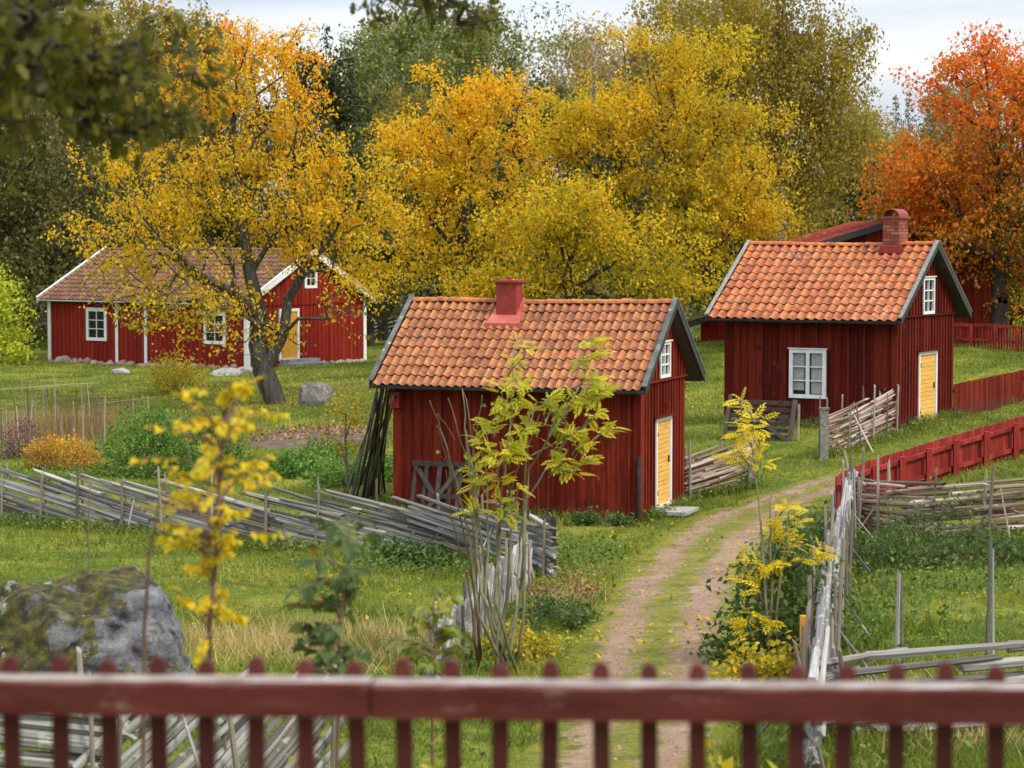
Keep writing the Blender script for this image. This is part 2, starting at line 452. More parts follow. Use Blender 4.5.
m, n, b, o = _new('brick')
oi = n.nodes.new('ShaderNodeObjectInfo')
c = ramp(n, [(.0, (.16, .035, .022)), (.5, (.24, .06, .036)), (1, (.33, .11, .07))])
n.links.new(oi.outputs['Random'], c.inputs[0])
n.links.new(c.outputs[0], b.inputs['Base Color'])
b.inputs['Roughness'].default_value = .85
pmat('mortar', [(.3, (.18, .10, .085)), (.7, (.30, .19, .16))], 8, .9, .3)

m, n, b, o = _new('rail_paint')       # red paint, upper face worn grey with the sky's reflection painted in
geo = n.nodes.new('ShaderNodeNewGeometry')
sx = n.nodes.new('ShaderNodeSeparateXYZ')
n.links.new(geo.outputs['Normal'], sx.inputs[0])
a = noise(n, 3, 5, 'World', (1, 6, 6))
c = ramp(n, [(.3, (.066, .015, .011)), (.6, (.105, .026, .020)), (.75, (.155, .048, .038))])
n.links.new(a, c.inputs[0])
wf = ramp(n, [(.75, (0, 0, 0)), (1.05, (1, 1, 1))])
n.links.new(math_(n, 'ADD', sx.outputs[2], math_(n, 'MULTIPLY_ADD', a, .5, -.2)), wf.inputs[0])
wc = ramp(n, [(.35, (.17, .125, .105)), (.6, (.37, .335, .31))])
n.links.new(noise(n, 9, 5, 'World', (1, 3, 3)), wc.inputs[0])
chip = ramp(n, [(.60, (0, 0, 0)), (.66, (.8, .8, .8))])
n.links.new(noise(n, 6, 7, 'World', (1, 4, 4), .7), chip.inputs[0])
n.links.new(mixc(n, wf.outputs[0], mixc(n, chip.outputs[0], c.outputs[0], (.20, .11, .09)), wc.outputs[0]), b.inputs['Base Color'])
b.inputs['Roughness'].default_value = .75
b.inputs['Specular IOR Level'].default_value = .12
pmat('picket_paint', [(.25, (.05, .009, .007)), (.5, (.09, .015, .011)), (.75, (.135, .03, .024))], 4, .65, .3, .002, (1, 1, .3), .3)

# ------------------------------------------------------------------ mesh helpers
class MB:
    def __init__(s):
        s.v, s.f = [], []
    def add(s, vs, fs):
        k = len(s.v)
        s.v += [tuple(x) for x in vs]
        s.f += [tuple(i + k for i in f) for f in fs]
        return s
    def box(s, x0, x1, y0, y1, z0, z1):
        return s.add([(x0, y0, z0), (x1, y0, z0), (x1, y1, z0), (x0, y1, z0), (x0, y0, z1), (x1, y0, z1), (x1, y1, z1), (x0, y1, z1)],
                     [(3, 2, 1, 0), (4, 5, 6, 7), (0, 1, 5, 4), (1, 2, 6, 5), (2, 3, 7, 6), (3, 0, 4, 7)])
    def hexa(s, b8):
        return s.add(b8, [(3, 2, 1, 0), (4, 5, 6, 7), (0, 1, 5, 4), (1, 2, 6, 5), (2, 3, 7, 6), (3, 0, 4, 7)])
    def beam(s, p, q, wd, th, up=Vector((0, 0, 1))):
        """board from p to q; wd along 'side', th along up-ish"""
        p, q = Vector(p), Vector(q)
        d = (q - p).normalized()
        sd_ = d.cross(up).normalized()
        u = sd_.cross(d)
        a_, b_ = sd_ * wd / 2, u * th / 2
        return s.hexa([p - a_ - b_, p + a_ - b_, p + a_ + b_, p - a_ + b_, q - a_ - b_, q + a_ - b_, q + a_ + b_, q - a_ + b_])
    def tube(s, pts, rs, n=6, cap=True):
        pts = [Vector(p) for p in pts]
        rings = []
        ref = Vector((.31, .17, .93)).normalized()
        for i, p in enumerate(pts):
            d = (pts[min(i + 1, len(pts) - 1)] - pts[max(i - 1, 0)])
            d = d.normalized() if d.length > 1e-9 else Vector((0, 0, 1))
            e = d.cross(ref)
            if e.length < .05:
                e = d.cross(Vector((1, 0, 0)))
            e.normalize()
            g = d.cross(e)
            rings.append([p + (e * math.cos(2 * math.pi * k / n) + g * math.sin(2 * math.pi * k / n)) * rs[i] for k in range(n)])
        vs = [v for r in rings for v in r]
        fs = []
        for i in range(len(pts) - 1):
            for k in range(n):
                fs.append((i * n + k, i * n + (k + 1) % n, (i + 1) * n + (k + 1) % n, (i + 1) * n + k))
        if cap:
            fs.append(tuple(range(n))[::-1])
            fs.append(tuple((len(pts) - 1) * n + k for k in range(n)))
        return s.add(vs, fs)
    def prism(s, poly, y0, y1):
        """polygon in xz, extruded along y"""
        n = len(poly)
        vs = [(x, y0, z) for x, z in poly] + [(x, y1, z) for x, z in poly]
        fs = [tuple(range(n)), tuple(range(n, 2 * n))[::-1]] + [(i, i + n, (i + 1) % n + n, (i + 1) % n) for i in range(n)]
        return s.add(vs, fs)
    def mesh(s, name, mat, smooth=False):
        me = bpy.data.meshes.new(name)
        me.from_pydata(s.v, [], s.f)
        me.materials.append(M[mat])
        if smooth:
            me.polygons.foreach_set('use_smooth', [True] * len(me.polygons))
        me.update()
        return me
    def build(s, name, mat, parent=None, smooth=False, **kw):
        return obj(name, s.mesh(name, mat, smooth), parent, **kw)

def obj(name, me, parent=None, loc=None, rot=None, scale=None, **kw):
    ob = bpy.data.objects.new(name, me)
    C.objects.link(ob)
    ob.parent = parent
    if loc is not None:
        ob.location = loc
    if rot is not None:
        if isinstance(rot, Quaternion):
            ob.rotation_mode = 'QUATERNION'
            ob.rotation_quaternion = rot
        else:
            ob.rotation_euler = rot
    if scale is not None:
        ob.scale = scale
    for k_, v_ in kw.items():
        ob[k_] = v_
    return ob
def thing(name, label, category, loc=(0, 0, 0), rz=0, group=None):
    ob = obj(name, None, None, loc, (0, 0, rz), label=label, category=category)
    ob.empty_display_size = .3
    if group:
        ob['group'] = group
    return ob
def npmesh(name, V, mat, smooth=False):
    """V: (n, k, 3) separate k-gons"""
    n_, k_ = V.shape[:2]
    me = bpy.data.meshes.new(name)
    me.vertices.add(n_ * k_)
    me.vertices.foreach_set('co', np.ascontiguousarray(V, np.float32).ravel())
    me.loops.add(n_ * k_)
    me.loops.foreach_set('vertex_index', np.arange(n_ * k_, dtype=np.int32))
    me.polygons.add(n_)
    me.polygons.foreach_set('loop_start', np.arange(0, n_ * k_, k_, dtype=np.int32))
    me.polygons.foreach_set('loop_total', np.full(n_, k_, np.int32))
    me.materials.append(M[mat])
    me.update(calc_edges=True)
    return me
def gridmesh(name, P, mat, smooth=True):
    r_, c_ = P.shape[:2]
    me = bpy.data.meshes.new(name)
    i = np.arange(r_ * c_).reshape(r_, c_)
    q = np.stack([i[:-1, :-1], i[:-1, 1:], i[1:, 1:], i[1:, :-1]], 2).reshape(-1, 4)
    me.vertices.add(r_ * c_)
    me.vertices.foreach_set('co', P.astype(np.float32).ravel())
    me.loops.add(q.size)
    me.loops.foreach_set('vertex_index', q.astype(np.int32).ravel())
    me.polygons.add(len(q))
    me.polygons.foreach_set('loop_start', np.arange(0, q.size, 4, dtype=np.int32))
    me.polygons.foreach_set('loop_total', np.full(len(q), 4, np.int32))
    if smooth:
        me.polygons.foreach_set('use_smooth', np.ones(len(q), bool))
    me.materials.append(M[mat])
    me.update(calc_edges=True)
    return me

LEAF4 = np.array([(0, 0, 0), (.45, .30, .06), (1, 0, -.05), (.5, -.30, .06)])
def unit(v):
    return v / (np.linalg.norm(v, axis=-1, keepdims=True) + 1e-9)
def leaves(cen, size, rg, droop=.4, shape=LEAF4, flat=.5):
    """a leaf shape at every centre, growing in random directions, tips drooping"""
    n_ = len(cen)
    ax = unit(rg.normal(size=(n_, 3)) + np.array([0, 0, -droop * 2]))
    nm = unit(rg.normal(size=(n_, 3)) * (1 - flat) + np.array([0, 0, flat * 1.6]))
    sdv = unit(np.cross(nm, ax))
    nm = np.cross(ax, sdv)
    s_ = (np.asarray(size) * np.ones(n_))[:, None, None]
    return cen[:, None] + s_ * (shape[None, :, 0:1] * ax[:, None] + shape[None, :, 1:2] * sdv[:, None] + shape[None, :, 2:3] * nm[:, None])

# ------------------------------------------------------------------ ground
ys = np.concatenate([np.arange(-25, 20, .9), np.arange(20, 70, .28), np.arange(70, 130, .8), np.geomspace(130, 1500, 40)])
us = np.linspace(-1, 1, 221)
us = np.sign(us) * (np.abs(us) * .45 + .55 * np.abs(us) ** 3)
wid = np.clip(18 + ys * .42, 20, None) * 1.6
PX = us[None] * wid[:, None]
PY = np.repeat(ys[:, None], len(us), 1)
PZ = gz(PX, np.minimum(PY, 760))
obj('ground', gridmesh('ground', np.stack([PX, PY, PZ], 2), 'meadow'), kind='structure')

# path: two worn wheel tracks, grass between and beside them
pc = [(515, 712, 790), (545, 732, 715), (572, 734, 660), (596, 738, 610), (626, 752, 570), (655, 774, 540), (700, 800, 515), (748, 828, 499), (795, 848, 488), (835, 874, 478), (880, 908, 467)]
Lp = np.array([gp(a_, y_)[:] if y_ < 768 else at(a_, y_, 21.5)[:] for a_, b_, y_ in pc])[:, :2]
Rp = np.array([gp(b_, y_)[:] if y_ < 768 else at(b_, y_, 21.5)[:] for a_, b_, y_ in pc])[:, :2]
def dense(P_, k):
    t = np.r_[0, np.cumsum(np.linalg.norm(np.diff(P_, axis=0), axis=1))]
    tt = np.linspace(0, t[-1], k)
    q = np.stack([np.interp(tt, t, P_[:, i]) for i in range(2)], 1)
    for _ in range(6):
        q[1:-1] = (q[:-2] + 2 * q[1:-1] + q[2:]) / 4
    return q
Lp, Rp = dense(Lp, 160), dense(Rp, 160)
wmid = (Lp + Rp) / 2
wdir = unit(Rp - Lp)
half = np.clip(np.linalg.norm(Rp - Lp, axis=1) / 2, .9, 1.45)[:, None] * 1.10
Lp, Rp = wmid - wdir * half, wmid + wdir * half
tt = np.linspace(0, 1, 25)
PXY = Lp[:, None] * (1 - tt[None, :, None]) + Rp[:, None] * tt[None, :, None]
edge = np.minimum(tt, 1 - tt)
lift = .035 - .05 * (edge < .01)
rut = -.0 * tt
PZ = gz(PXY[..., 0], PXY[..., 1]) + lift[None] + rut[None]
pm = gridmesh('path', np.concatenate([PXY, PZ[..., None]], 2), 'gravel_path')
uvl = pm.uv_layers.new(name='UVMap')
vi = np.empty(len(pm.loops), np.int32)
pm.loops.foreach_get('vertex_index', vi)
uvv = np.stack([(vi % 25) / 24.0, (vi // 25) / 159.0], 1)
uvl.data.foreach_set('uv', uvv.astype(np.float32).ravel())
obj('path', pm, kind='structure')
PATHC = wmid
PATHH = half[:, 0]
def path_u(x, y):
    """distance to the path's middle as a share of its half width"""
    d2 = ((np.stack([x, y], 1)[:, None] - PATHC[None, ::2]) ** 2).sum(2)
    k = d2.argmin(1)
    return np.sqrt(d2[np.arange(len(k)), k]) / PATHH[::2][k]

# ------------------------------------------------------------------ houses
def tile_mesh(name, wt, lt, h, mat, nseg=8):
    """pantile: roll and trough across x, length along y, a lip at the lower end"""
    vs, fs, trough = [], [], []
    for j, (y, dz) in enumerate(((0, .030), (lt * 1.13, -.004))):
        for i in range(nseg + 1):
            t = i / nseg
            c_ = (.5 + .5 * math.cos(2 * math.pi * (t - .12)))
            vs.append((t * wt * 1.02, y, dz + h * c_ ** 1.25))
            trough.append(1 - c_)
    for i in range(nseg + 1):
        x, y, z = vs[i]
        vs.append((x, y + .004, z - .028))
        trough.append(1.0)
    k = nseg + 1
    for i in range(nseg):
        fs.append((i, i + 1, k + i + 1, k + i))
        fs.append((2 * k + i, 2 * k + i + 1, i + 1, i))
    return vs, fs, trough
def tile_data(name, wt, lt, h, mat):
    vs, fs, tr = tile_mesh(name, wt, lt, h, mat)
    me = bpy.data.meshes.new(name)
    me.from_pydata(vs, [], fs)
    me.materials.append(M[mat])
    a_ = me.attributes.new('trough', 'FLOAT', 'POINT')
    a_.data.foreach_set('value', tr)
    return me

class House:
    def __init__(s, name, label, o, a, L, W, Ht, ze, zr, ox, oe, wallmat, group=None):
        s.o, s.a = Vector(o), a
        s.L, s.W, s.Ht, s.ze, s.zr, s.ox, s.oe = L, W, Ht, ze, zr, ox, oe
        s.t = thing(name, label, 'house', o, -a, group)
        s.X = Vector((math.cos(a), -math.sin(a), 0))
        s.Y = Vector((math.sin(a), math.cos(a), 0))
        s.s = (zr - ze) / (W / 2 + oe)
        s.wm = wallmat
        s.fo, s.go = [], []
    def zroof(s, y):
        return s.ze + s.s * (min(y, s.W - y) + s.oe)
    def uv(s, face, px, py):
        n = -s.Y if face == 'front' else s.X
        p = on_plane(px, py, s.o, n) - s.o
        return (p.dot(s.X) if face == 'front' else p.dot(s.Y)), p.z
    def rect(s, face, x0, y0, x1, y1):
        """opening from its upper left and lower right corner in the photograph (levelled)"""
        u0, z1 = s.uv(face, x0, y0)
        u1, z0 = s.uv(face, x1, y1)
        return u0, u1, z0, z1
    def P(s, face, u, z, out):
        return (u, -out, z) if face == 'front' else (out, u, z)
    def bx(s, mb, face, u0, u1, z0, z1, o0, o1):
        if face == 'front':
            return mb.box(u0, u1, -o1, -o0, z0, z1)
        return mb.box(o0, o1, u0, u1, z0, z1)
    def walls(s, bw, btw, z0=0.0, trim=True, battens=True, core=None):
        L, W = s.L, s.W
        zt = s.zroof(0) - .09
        zp = s.zroof(W / 2) - .09
        mb = MB()
        i = .05
        prof = [(i, z0 + .02), (W - i, z0 + .02), (W - i, zt - i), (W / 2, zp - i * 1.4), (i, zt - i)]
        vs = [(-i, y, z) for y, z in prof] + [(-L + i, y, z) for y, z in prof]
        mb.add(vs, [(0, 1, 2, 3, 4), (9, 8, 7, 6, 5)] + [(k, k + 5, (k + 1) % 5 + 5, (k + 1) % 5) for k in range(5)])
        s.wall = mb.build('wall', core or s.wm, s.t)
        # front boards
        def split(u0, u1, za, zb, ops):
            seg = [(za, zb)]
            for (a0, a1, b0, b1) in ops:
                if u1 > a0 + .004 and u0 < a1 - .004:
                    new = []
                    for (p, q) in seg:
                        if b0 > p + .02:
                            new.append((p, min(q, b0)))
                        if b1 < q - .02:
                            new.append((max(p, b1), q))
                    seg = [(p, q) for p, q in new if q - p > .02]
            return seg
        n = round(L / bw)
        for k in range(n):
            x0, x1 = -L + k * L / n, -L + (k + 1) * L / n
            j = rnd.uniform(0, .006)
            for p, q in split(x0, x1, z0, zt, s.fo):
                MB().box(x0 + .002, x1 - .002, .012 - j, .048, p + rnd.uniform(0, .015) * (p == z0), q).build('board', s.wm, s.wall)
            if battens and k > 0:
                for p, q in split(x0 - btw / 2, x0 + btw / 2, z0, zt, s.fo):
                    MB().box(x0 - btw / 2, x0 + btw / 2, -.016, .004, p + rnd.uniform(.01, .03) * (p == z0), q).build('batten', s.wm, s.wall)
        n = round(W / bw)
        for k in range(n):
            y0, y1 = k * W / n, (k + 1) * W / n
            for lo in (True, False):
                off = 0 if lo else .022
                za, zb = (z0, s.Ht - .02) if lo else (s.Ht + .02, None)
                def top(y):
                    return s.zroof(y) - .10
                j = rnd.uniform(0, .006)
                segs = split(y0, y1, za, zb if lo else max(top(y0), top(y1)), s.go)
                for p, q in segs:
                    qa, qb = (min(q, top(y0)), min(q, top(y1)))
                    if min(qa, qb) - p < .02:
                        continue
                    e = off + j - .012
                    MB().hexa([(-.048, y0 + .002, p), (e, y0 + .002, p), (e, y1 - .002, p), (-.048, y1 - .002, p),
                               (-.048, y0 + .002, qa), (e, y0 + .002, qa), (e, y1 - .002, qb), (-.048, y1 - .002, qb)]).build('board', s.wm, s.wall)
                if battens and k > 0:
                    for p, q in split(y0 - btw / 2, y0 + btw / 2, za, zb if lo else top(y0) - .02, s.go):
                        q = min(q, top(y0) - .02)
                        if q - p > .03:
                            MB().box(off - .006, off + .018, y0 - btw / 2, y0 + btw / 2, p + .012 * (p == z0), q).build('batten', s.wm, s.wall)
        if trim:
            MB().box(-.02, .05, -.03, W + .03, s.Ht - .022, s.Ht + .022).build('drip_board', s.wm, s.t)
    def corner_boards(s, mat, wd=.13, z0=0.0, ends=(0, 1, 2)):
        zt = s.zroof(0) - .1
        for e in ends:
            mb = MB()
            if e == 0:
                mb.box(-wd, .03, -.032, .012, z0, zt)
                mb.box(-.012, .033, .012, wd, z0, zt)
            elif e == 1:
                mb.box(-.012, .033, s.W - wd, s.W + .03, z0, zt)
            else:
                mb.box(-s.L - .03, -s.L + wd, -.032, .012, z0, zt)
            mb.build('corner_board', mat, s.t)
    def window(s, face, r, cols, rows, cas=.085, curtain=False, split2=False):
        u0, u1, z0, z1 = r
        (s.fo if face == 'front' else s.go).append((u0 + cas * .5, u1 - cas * .5, z0 + cas * .5, z1 - cas * .5))
        def later():
            base = .022 if face == 'front' else .03
            mb = MB()
            s.bx(mb, face, u0, u0 + cas, z0, z1, -.02, base + .022)
            s.bx(mb, face, u1 - cas, u1, z0, z1, -.02, base + .022)
            s.bx(mb, face, u0 + cas, u1 - cas, z1 - cas, z1, -.02, base + .020)
            s.bx(mb, face, u0 + cas, u1 - cas, z0, z0 + cas, -.02, base + .020)
            wn = mb.build('window', 'white_paint', s.t)
            mb = MB()
            s.bx(mb, face, u0 - .03, u1 + .03, z1 + .003, z1 + .028, -.02, base + .055)
            mb.build('head_board', 'white_paint', wn)
            a0, a1, b0, b1 = u0 + cas, u1 - cas, z0 + cas, z1 - cas
            bw_ = .028
            if split2:
                mb = MB()
                cm = (a0 + a1) / 2
                s.bx(mb, face, cm - .045, cm + .045, b0, b1, -.02, base + .016)
                mb.build('mullion', 'white_paint', wn)
            for k in range(1, cols):
                if split2 and k * 2 == cols:
                    continue
                c_ = a0 + (a1 - a0) * k / cols
                mb = MB()
                s.bx(mb, face, c_ - bw_ / 2, c_ + bw_ / 2, b0, b1, -.014, base + .008)
                mb.build('glazing_bar', 'white_paint', wn)
            for k in range(1, rows):
                c_ = b0 + (b1 - b0) * k / rows
                mb = MB()
                s.bx(mb, face, a0, a1, c_ - bw_ / 2, c_ + bw_ / 2, -.014, base + .006)
                mb.build('glazing_bar', 'white_paint', wn)
            for i in range(cols):
                for j in range(rows):
                    mb = MB()
                    s.bx(mb, face, a0 + (a1 - a0) * i / cols, a0 + (a1 - a0) * (i + 1) / cols - .001, b0 + (b1 - b0) * j / rows, b0 + (b1 - b0) * (j + 1) / rows - .001, -.012, -.008)
                    mb.build('pane', 'glass', wn)
            mb = MB()
            s.bx(mb, face, a0 - .02, a1 + .02, b0 - .02, b1 + .02, -.0485, -.046)
            mb.build('room_behind', 'room_dark', wn)
            if curtain:
                for sgn in (0, 1):
                    nn = 9
                    ca, cb = ((a0, a0 + (a1 - a0) * .36), (a1 - (a1 - a0) * .40, a1))[sgn]
                    vs, fs = [], []
                    for k in range(nn):
                        u = ca + (cb - ca) * k / (nn - 1)
                        o_ = -.034 + .009 * math.sin(k * 2.1 + sgn)
                        vs += [s.P(face, u, b0 + (.02 if sgn else .1), o_), s.P(face, u, b1, o_)]
                        if k:
                            fs.append((2 * k - 2, 2 * k, 2 * k + 1, 2 * k - 1))
                    MB().add(vs, fs).build('curtain', 'curtain', wn)
        s.later = getattr(s, 'later', []) + [later]
    def door(s, face, r, fr, planks, mat, framemat='white_paint', top=True):
        u0, u1, z0, z1 = r
        (s.fo if face == 'front' else s.go).append((u0 + fr * .4, u1 - fr * .4, z0 - .1, z1 - fr * .4))
        def later():
            mb = MB()
            s.bx(mb, face, u0, u0 + fr, z0, z1, -.03, .046)
            s.bx(mb, face, u1 - fr, u1, z0, z1, -.03, .046)
            s.bx(mb, face, u0 + fr, u1 - fr, z1 - fr, z1, -.03, .044)
            s.bx(mb, face, u0 + fr, u1 - fr, z0, z0 + fr * .8, -.03, .05)
            mb_frame = mb
            mb = MB()
            s.bx(mb, face, u0 + fr, u1 - fr, z0 + fr * .8, z1 - fr, -.046, -.014)
            d = mb.build('door', mat, s.t)
            mb_frame.build('door_frame', framemat, d)
            a, b = z0 + fr * .8, z1 - fr
            for k in range(planks):
                mb = MB()
                s.bx(mb, face, u0 + fr + .003, u1 - fr - .003, a + (b - a) * k / planks + .004, a + (b - a) * (k + 1) / planks - .004, -.014, .004 + rnd.uniform(-.003, .003))
                mb.build('plank', mat, d)
            mb = MB()
            s.bx(mb, face, u1 - fr - .10, u1 - fr - .07, a + (b - a) * .48, a + (b - a) * .56, .004, .035)
            mb.build('handle', 'metal_dark', d)
            for q in (.15, .85):
                mb = MB()
                s.bx(mb, face, u0 + fr - .01, u0 + fr + .04, a + (b - a) * q - .04, a + (b - a) * q + .04, .006, .053)
                mb.build('hinge', 'metal_dark', d)
            if top:
                mb = MB()
                s.bx(mb, face, u0 - .07, u1 + .07, z1 + .004, z1 + .034, -.02, .12)
                mb.build('lintel', s.wm, d)
        s.later = getattr(s, 'later', []) + [later]
    def finish(s):
        for f_ in getattr(s, 'later', []):
            f_()
    def roof(s, cols, rows, tmat, th=.04, edge='black_board', cap='old_grey_board', single=True, rd=.145, hroll=.042):
        L, W, ox, oe = s.L, s.W, s.ox, s.oe
        x0, x1 = -L - ox, ox
        ang = math.atan(s.s)
        nz_, ny_ = math.cos(ang), math.sin(ang)
        sl_ = math.hypot(W / 2 + oe, s.zr - s.ze)
        dz = .055            # tiles' underside below the nominal plane
        mb = MB()
        a, b, c_ = (-oe, s.ze - dz - .035), (W / 2, s.zr - dz - .035), (W + oe, s.ze - dz - .035)
        t_ = th / nz_
        for p, q in ((a, b), (c_, b)):
            vs = [(x, y, z) for x in (x0 + .03, x1 - .03) for y, z in (p, q, (q[0], q[1] - t_), (p[0], p[1] - t_))]
            mb.add(vs, [(0, 1, 2, 3), (7, 6, 5, 4), (0, 4, 5, 1), (1, 5, 6, 2), (2, 6, 7, 3), (3, 7, 4, 0)])
        rf = mb.build('roof', 'dark_wood', s.t)
        s.rf = rf
        ins = .075
        wt, lt = (x1 - x0 - 2 * ins) / cols, (sl_ + .04) / rows
        qf = Matrix(((1, 0, 0), (0, nz_, -ny_), (0, ny_, nz_))).to_quaternion()
        qb = Matrix(((-1, 0, 0), (0, -nz_, ny_), (0, ny_, nz_))).to_quaternion()
        org = Vector((0, -oe, s.ze - dz)) + Vector((0, -nz_, -ny_)) * .05
        orb = Vector((0, W + oe, s.ze - dz)) + Vector((0, nz_, -ny_)) * .05
        me = tile_data('tile', wt, lt, hroll, tmat)
        vs0, fs0, tr0 = tile_mesh('t', wt, lt, hroll, tmat)
        def join(nm, q, og, flip):
            V, Fq, T = [], [], []
            for r_ in range(rows):
                for k in range(cols):
                    off = og + q @ Vector((0, r_ * lt, .004))
                    off.x = (x1 - ins - k * wt) if flip else (x0 + ins + k * wt)
                    n0 = len(V)
                    V += [tuple(off + q @ Vector(v)) for v in vs0]
                    Fq += [tuple(i + n0 for i in f_) for f_ in fs0]
                    T += tr0
            m2 = bpy.data.meshes.new(nm)
            m2.from_pydata(V, [], Fq)
            m2.materials.append(M[tmat])
            m2.attributes.new('trough', 'FLOAT', 'POINT').data.foreach_set('value', T)
            obj(nm, m2, rf, kind='stuff')
        if single:
            for r_ in range(rows):
                for k in range(cols):
                    p = org + qf @ Vector((0, r_ * lt + rnd.uniform(-.014, .012), .004 + rnd.uniform(-.003, .005)))
                    p.x = x0 + ins + k * wt + rnd.uniform(-.003, .003)
                    p.z -= .03 * math.sin(math.pi * (k + .5) / cols) ** 2 * (.3 + .7 * r_ / rows)
                    obj('tile', me, rf, p, qf @ Quaternion((0, 0, 1), rnd.gauss(0, .016)) @ Quaternion((0, 1, 0), rnd.gauss(0, .03)))
        else:
            join('tile_field', qf, org, False)
        join('rear_tile_field', qb, orb, True)
        # ridge tiles
        nr = max(8, round((x1 - x0) / .27))
        lr = (x1 - x0 - .1) / nr
        mb = MB()
        for j, (x, r) in enumerate(((0, .088), (lr * 1.1, .074))):
            mb.v += [(x, math.cos(math.pi * i / 6) * r * 1.15, math.sin(math.pi * i / 6) * r - .02) for i in range(7)]
        mb.f += [(i, i + 7, i + 8, i + 1) for i in range(6)] + [tuple(range(7))]
        rm = mb.mesh('ridge_tile', tmat)
        rm.attributes.new('trough', 'FLOAT', 'POINT')
        for k in range(nr):
            obj('ridge_tile', rm, rf, (x0 + .05 + k * lr, W / 2, s.zr - .015 - (.03 * math.sin(math.pi * (k + .5) / nr) ** 2 if single else 0) + rnd.uniform(-.008, .008)), (0, 0, rnd.gauss(0, .02)))
        # barge boards and their caps along the rakes
        for xe, sg in ((x1, 1), (x0, -1)):
            for fy in (0, 1):
                def pt(u, up):
                    y = -oe - .03 + u * (W / 2 + oe + .03)
                    z = s.ze - .03 * s.s + u * (s.zr - s.ze + .03 * s.s) + up
                    return Vector((0, y if fy == 0 else W - y, z))
                mb = MB()
                vs = []
                for xx in (xe + sg * .003, xe + sg * .033):
                    for u, up in ((0, .05), (1, .05), (1, .05 - rd / nz_), (0, .05 - rd / nz_)):
                        v = pt(u, up)
                        vs.append((xx, v.y, v.z))
                mb.add(vs, [(0, 1, 2, 3), (7, 6, 5, 4), (0, 4, 5, 1), (1, 5, 6, 2), (2, 6, 7, 3), (3, 7, 4, 0)])
                bb = mb.build('barge_board', edge, s.t)
                mb = MB()
                vs = []
                for xx in (xe - sg * .055, xe + sg * .045):
                    for u, up in ((-.01, .053), (1, .053), (1, .083), (-.01, .083)):
                        v = pt(u, up)
                        vs.append((xx, v.y, v.z))
                mb.add(vs, [(0, 1, 2, 3), (7, 6, 5, 4), (0, 4, 5, 1), (1, 5, 6, 2), (2, 6, 7, 3), (3, 7, 4, 0)])
                mb.build('barge_cap', cap, bb)
        for yy, sg in ((-oe, -1), (W + oe, 1)):
            MB().box(x0 + .01, x1 - .01, min(yy, yy + sg * .03), max(yy, yy + sg * .03), s.ze - .115, s.ze - .068).build('eave_board', edge, s.t)
        # boarded soffit under the gable overhang
        for fy in (0, 1):
            mb = MB()
            vs = []
            for xx in (.0, ox):
                for u, up in ((0, -dz - t_ - .002), (1, -dz - t_ - .002), (1, -dz - t_ - .02), (0, -dz - t_ - .02)):
                    y = -oe + u * (W / 2 + oe)
                    vs.append((xx, y if fy == 0 else W - y, s.ze + u * (s.zr - s.ze) + up))
            mb.add(vs, [(0, 1, 2, 3), (7, 6, 5, 4), (0, 4, 5, 1), (1, 5, 6, 2), (2, 6, 7, 3), (3, 7, 4, 0)])
            mb.build('soffit', 'dark_wood' if edge != 'white_paint' else s.wm, s.t)  # dark brown boards with the overhang's shadow painted into the tone
    def stones(s, n, mat, face='front', depth=.3, u0=None, u1=None, size=.3):
        for k in range(n):
            a0 = -s.L if face == 'front' else 0
            a1 = 0 if face == 'front' else s.W
            if u0 is not None:
                a0, a1 = u0, u1
            u = a0 + (k + .5) * (a1 - a0) / n
            obj('foundation_stone', rock_mesh(rnd.randrange(4), mat), s.t, s.P(face, u + rnd.uniform(-.3, .3) * (a1 - a0) / n, -.10 + rnd.uniform(-.06, .03), -.10 + rnd.uniform(0, .06)), (rnd.uniform(-.2, .2), rnd.uniform(-.2, .2), rnd.uniform(0, 6)),
                ((a1 - a0) / n * rnd.uniform(.42, .95), size * .6, size * rnd.uniform(.38, .7)))

_rocks = {}
def rock_mesh(i, mat, sub=2):
    if (i, mat, sub) in _rocks:
        return _rocks[(i, mat, sub)]
    import bmesh
    bm = bmesh.new()
    bmesh.ops.create_icosphere(bm, subdivisions=sub, radius=1)
    rg = np.random.default_rng(100 + i)
    ph = rg.uniform(0, 6, (6, 3))
    fr = rg.normal(size=(6, 3)) * 1.6
    pl = unit(rg.normal(size=(7, 3)))
    for v in bm.verts:
        c_ = np.array(v.co)
        d = 1 + sum(.07 * math.sin(float(c_ @ fr[k]) * 1.5 + ph[k, 0]) for k in range(6))
        c_ = c_ * d
        for k in range(7):
            h = float(c_ @ pl[k])
            if h > .78:
                c_ = c_ - pl[k] * (h - .78) * .85
        v.co = c_
    me = bpy.data.meshes.new('rock')
    bm.to_mesh(me)
    bm.free()
    me.materials.append(M[mat])
    _rocks[(i, mat, sub)] = me
    return me

# --- the near cottage in the middle
A = House('cottage', 'small red board cottage in the middle with smooth red chimney and orange tile roof', (2.493, 46, 0.0), .339, 5.209, 3.38, 2.70, 2.68, 4.285, .258, .50, 'red_paint', 'small red cottages beside the path')
A.door('gable', A.rect('gable', 654.6, 418.6, 669.8, 503.5), .075, 18, 'yellow_paint')
A.window('gable', A.rect('gable', 658.8, 342.5, 668.6, 376.5), 2, 3, .06)
A.walls(.205, .045)
A.roof(32, 9, 'tile_a', cap='tarred_cap', hroll=.052)
A.finish()
A.stones(11, 'stone', size=.26)
A.stones(6, 'stone', 'gable', size=.24)
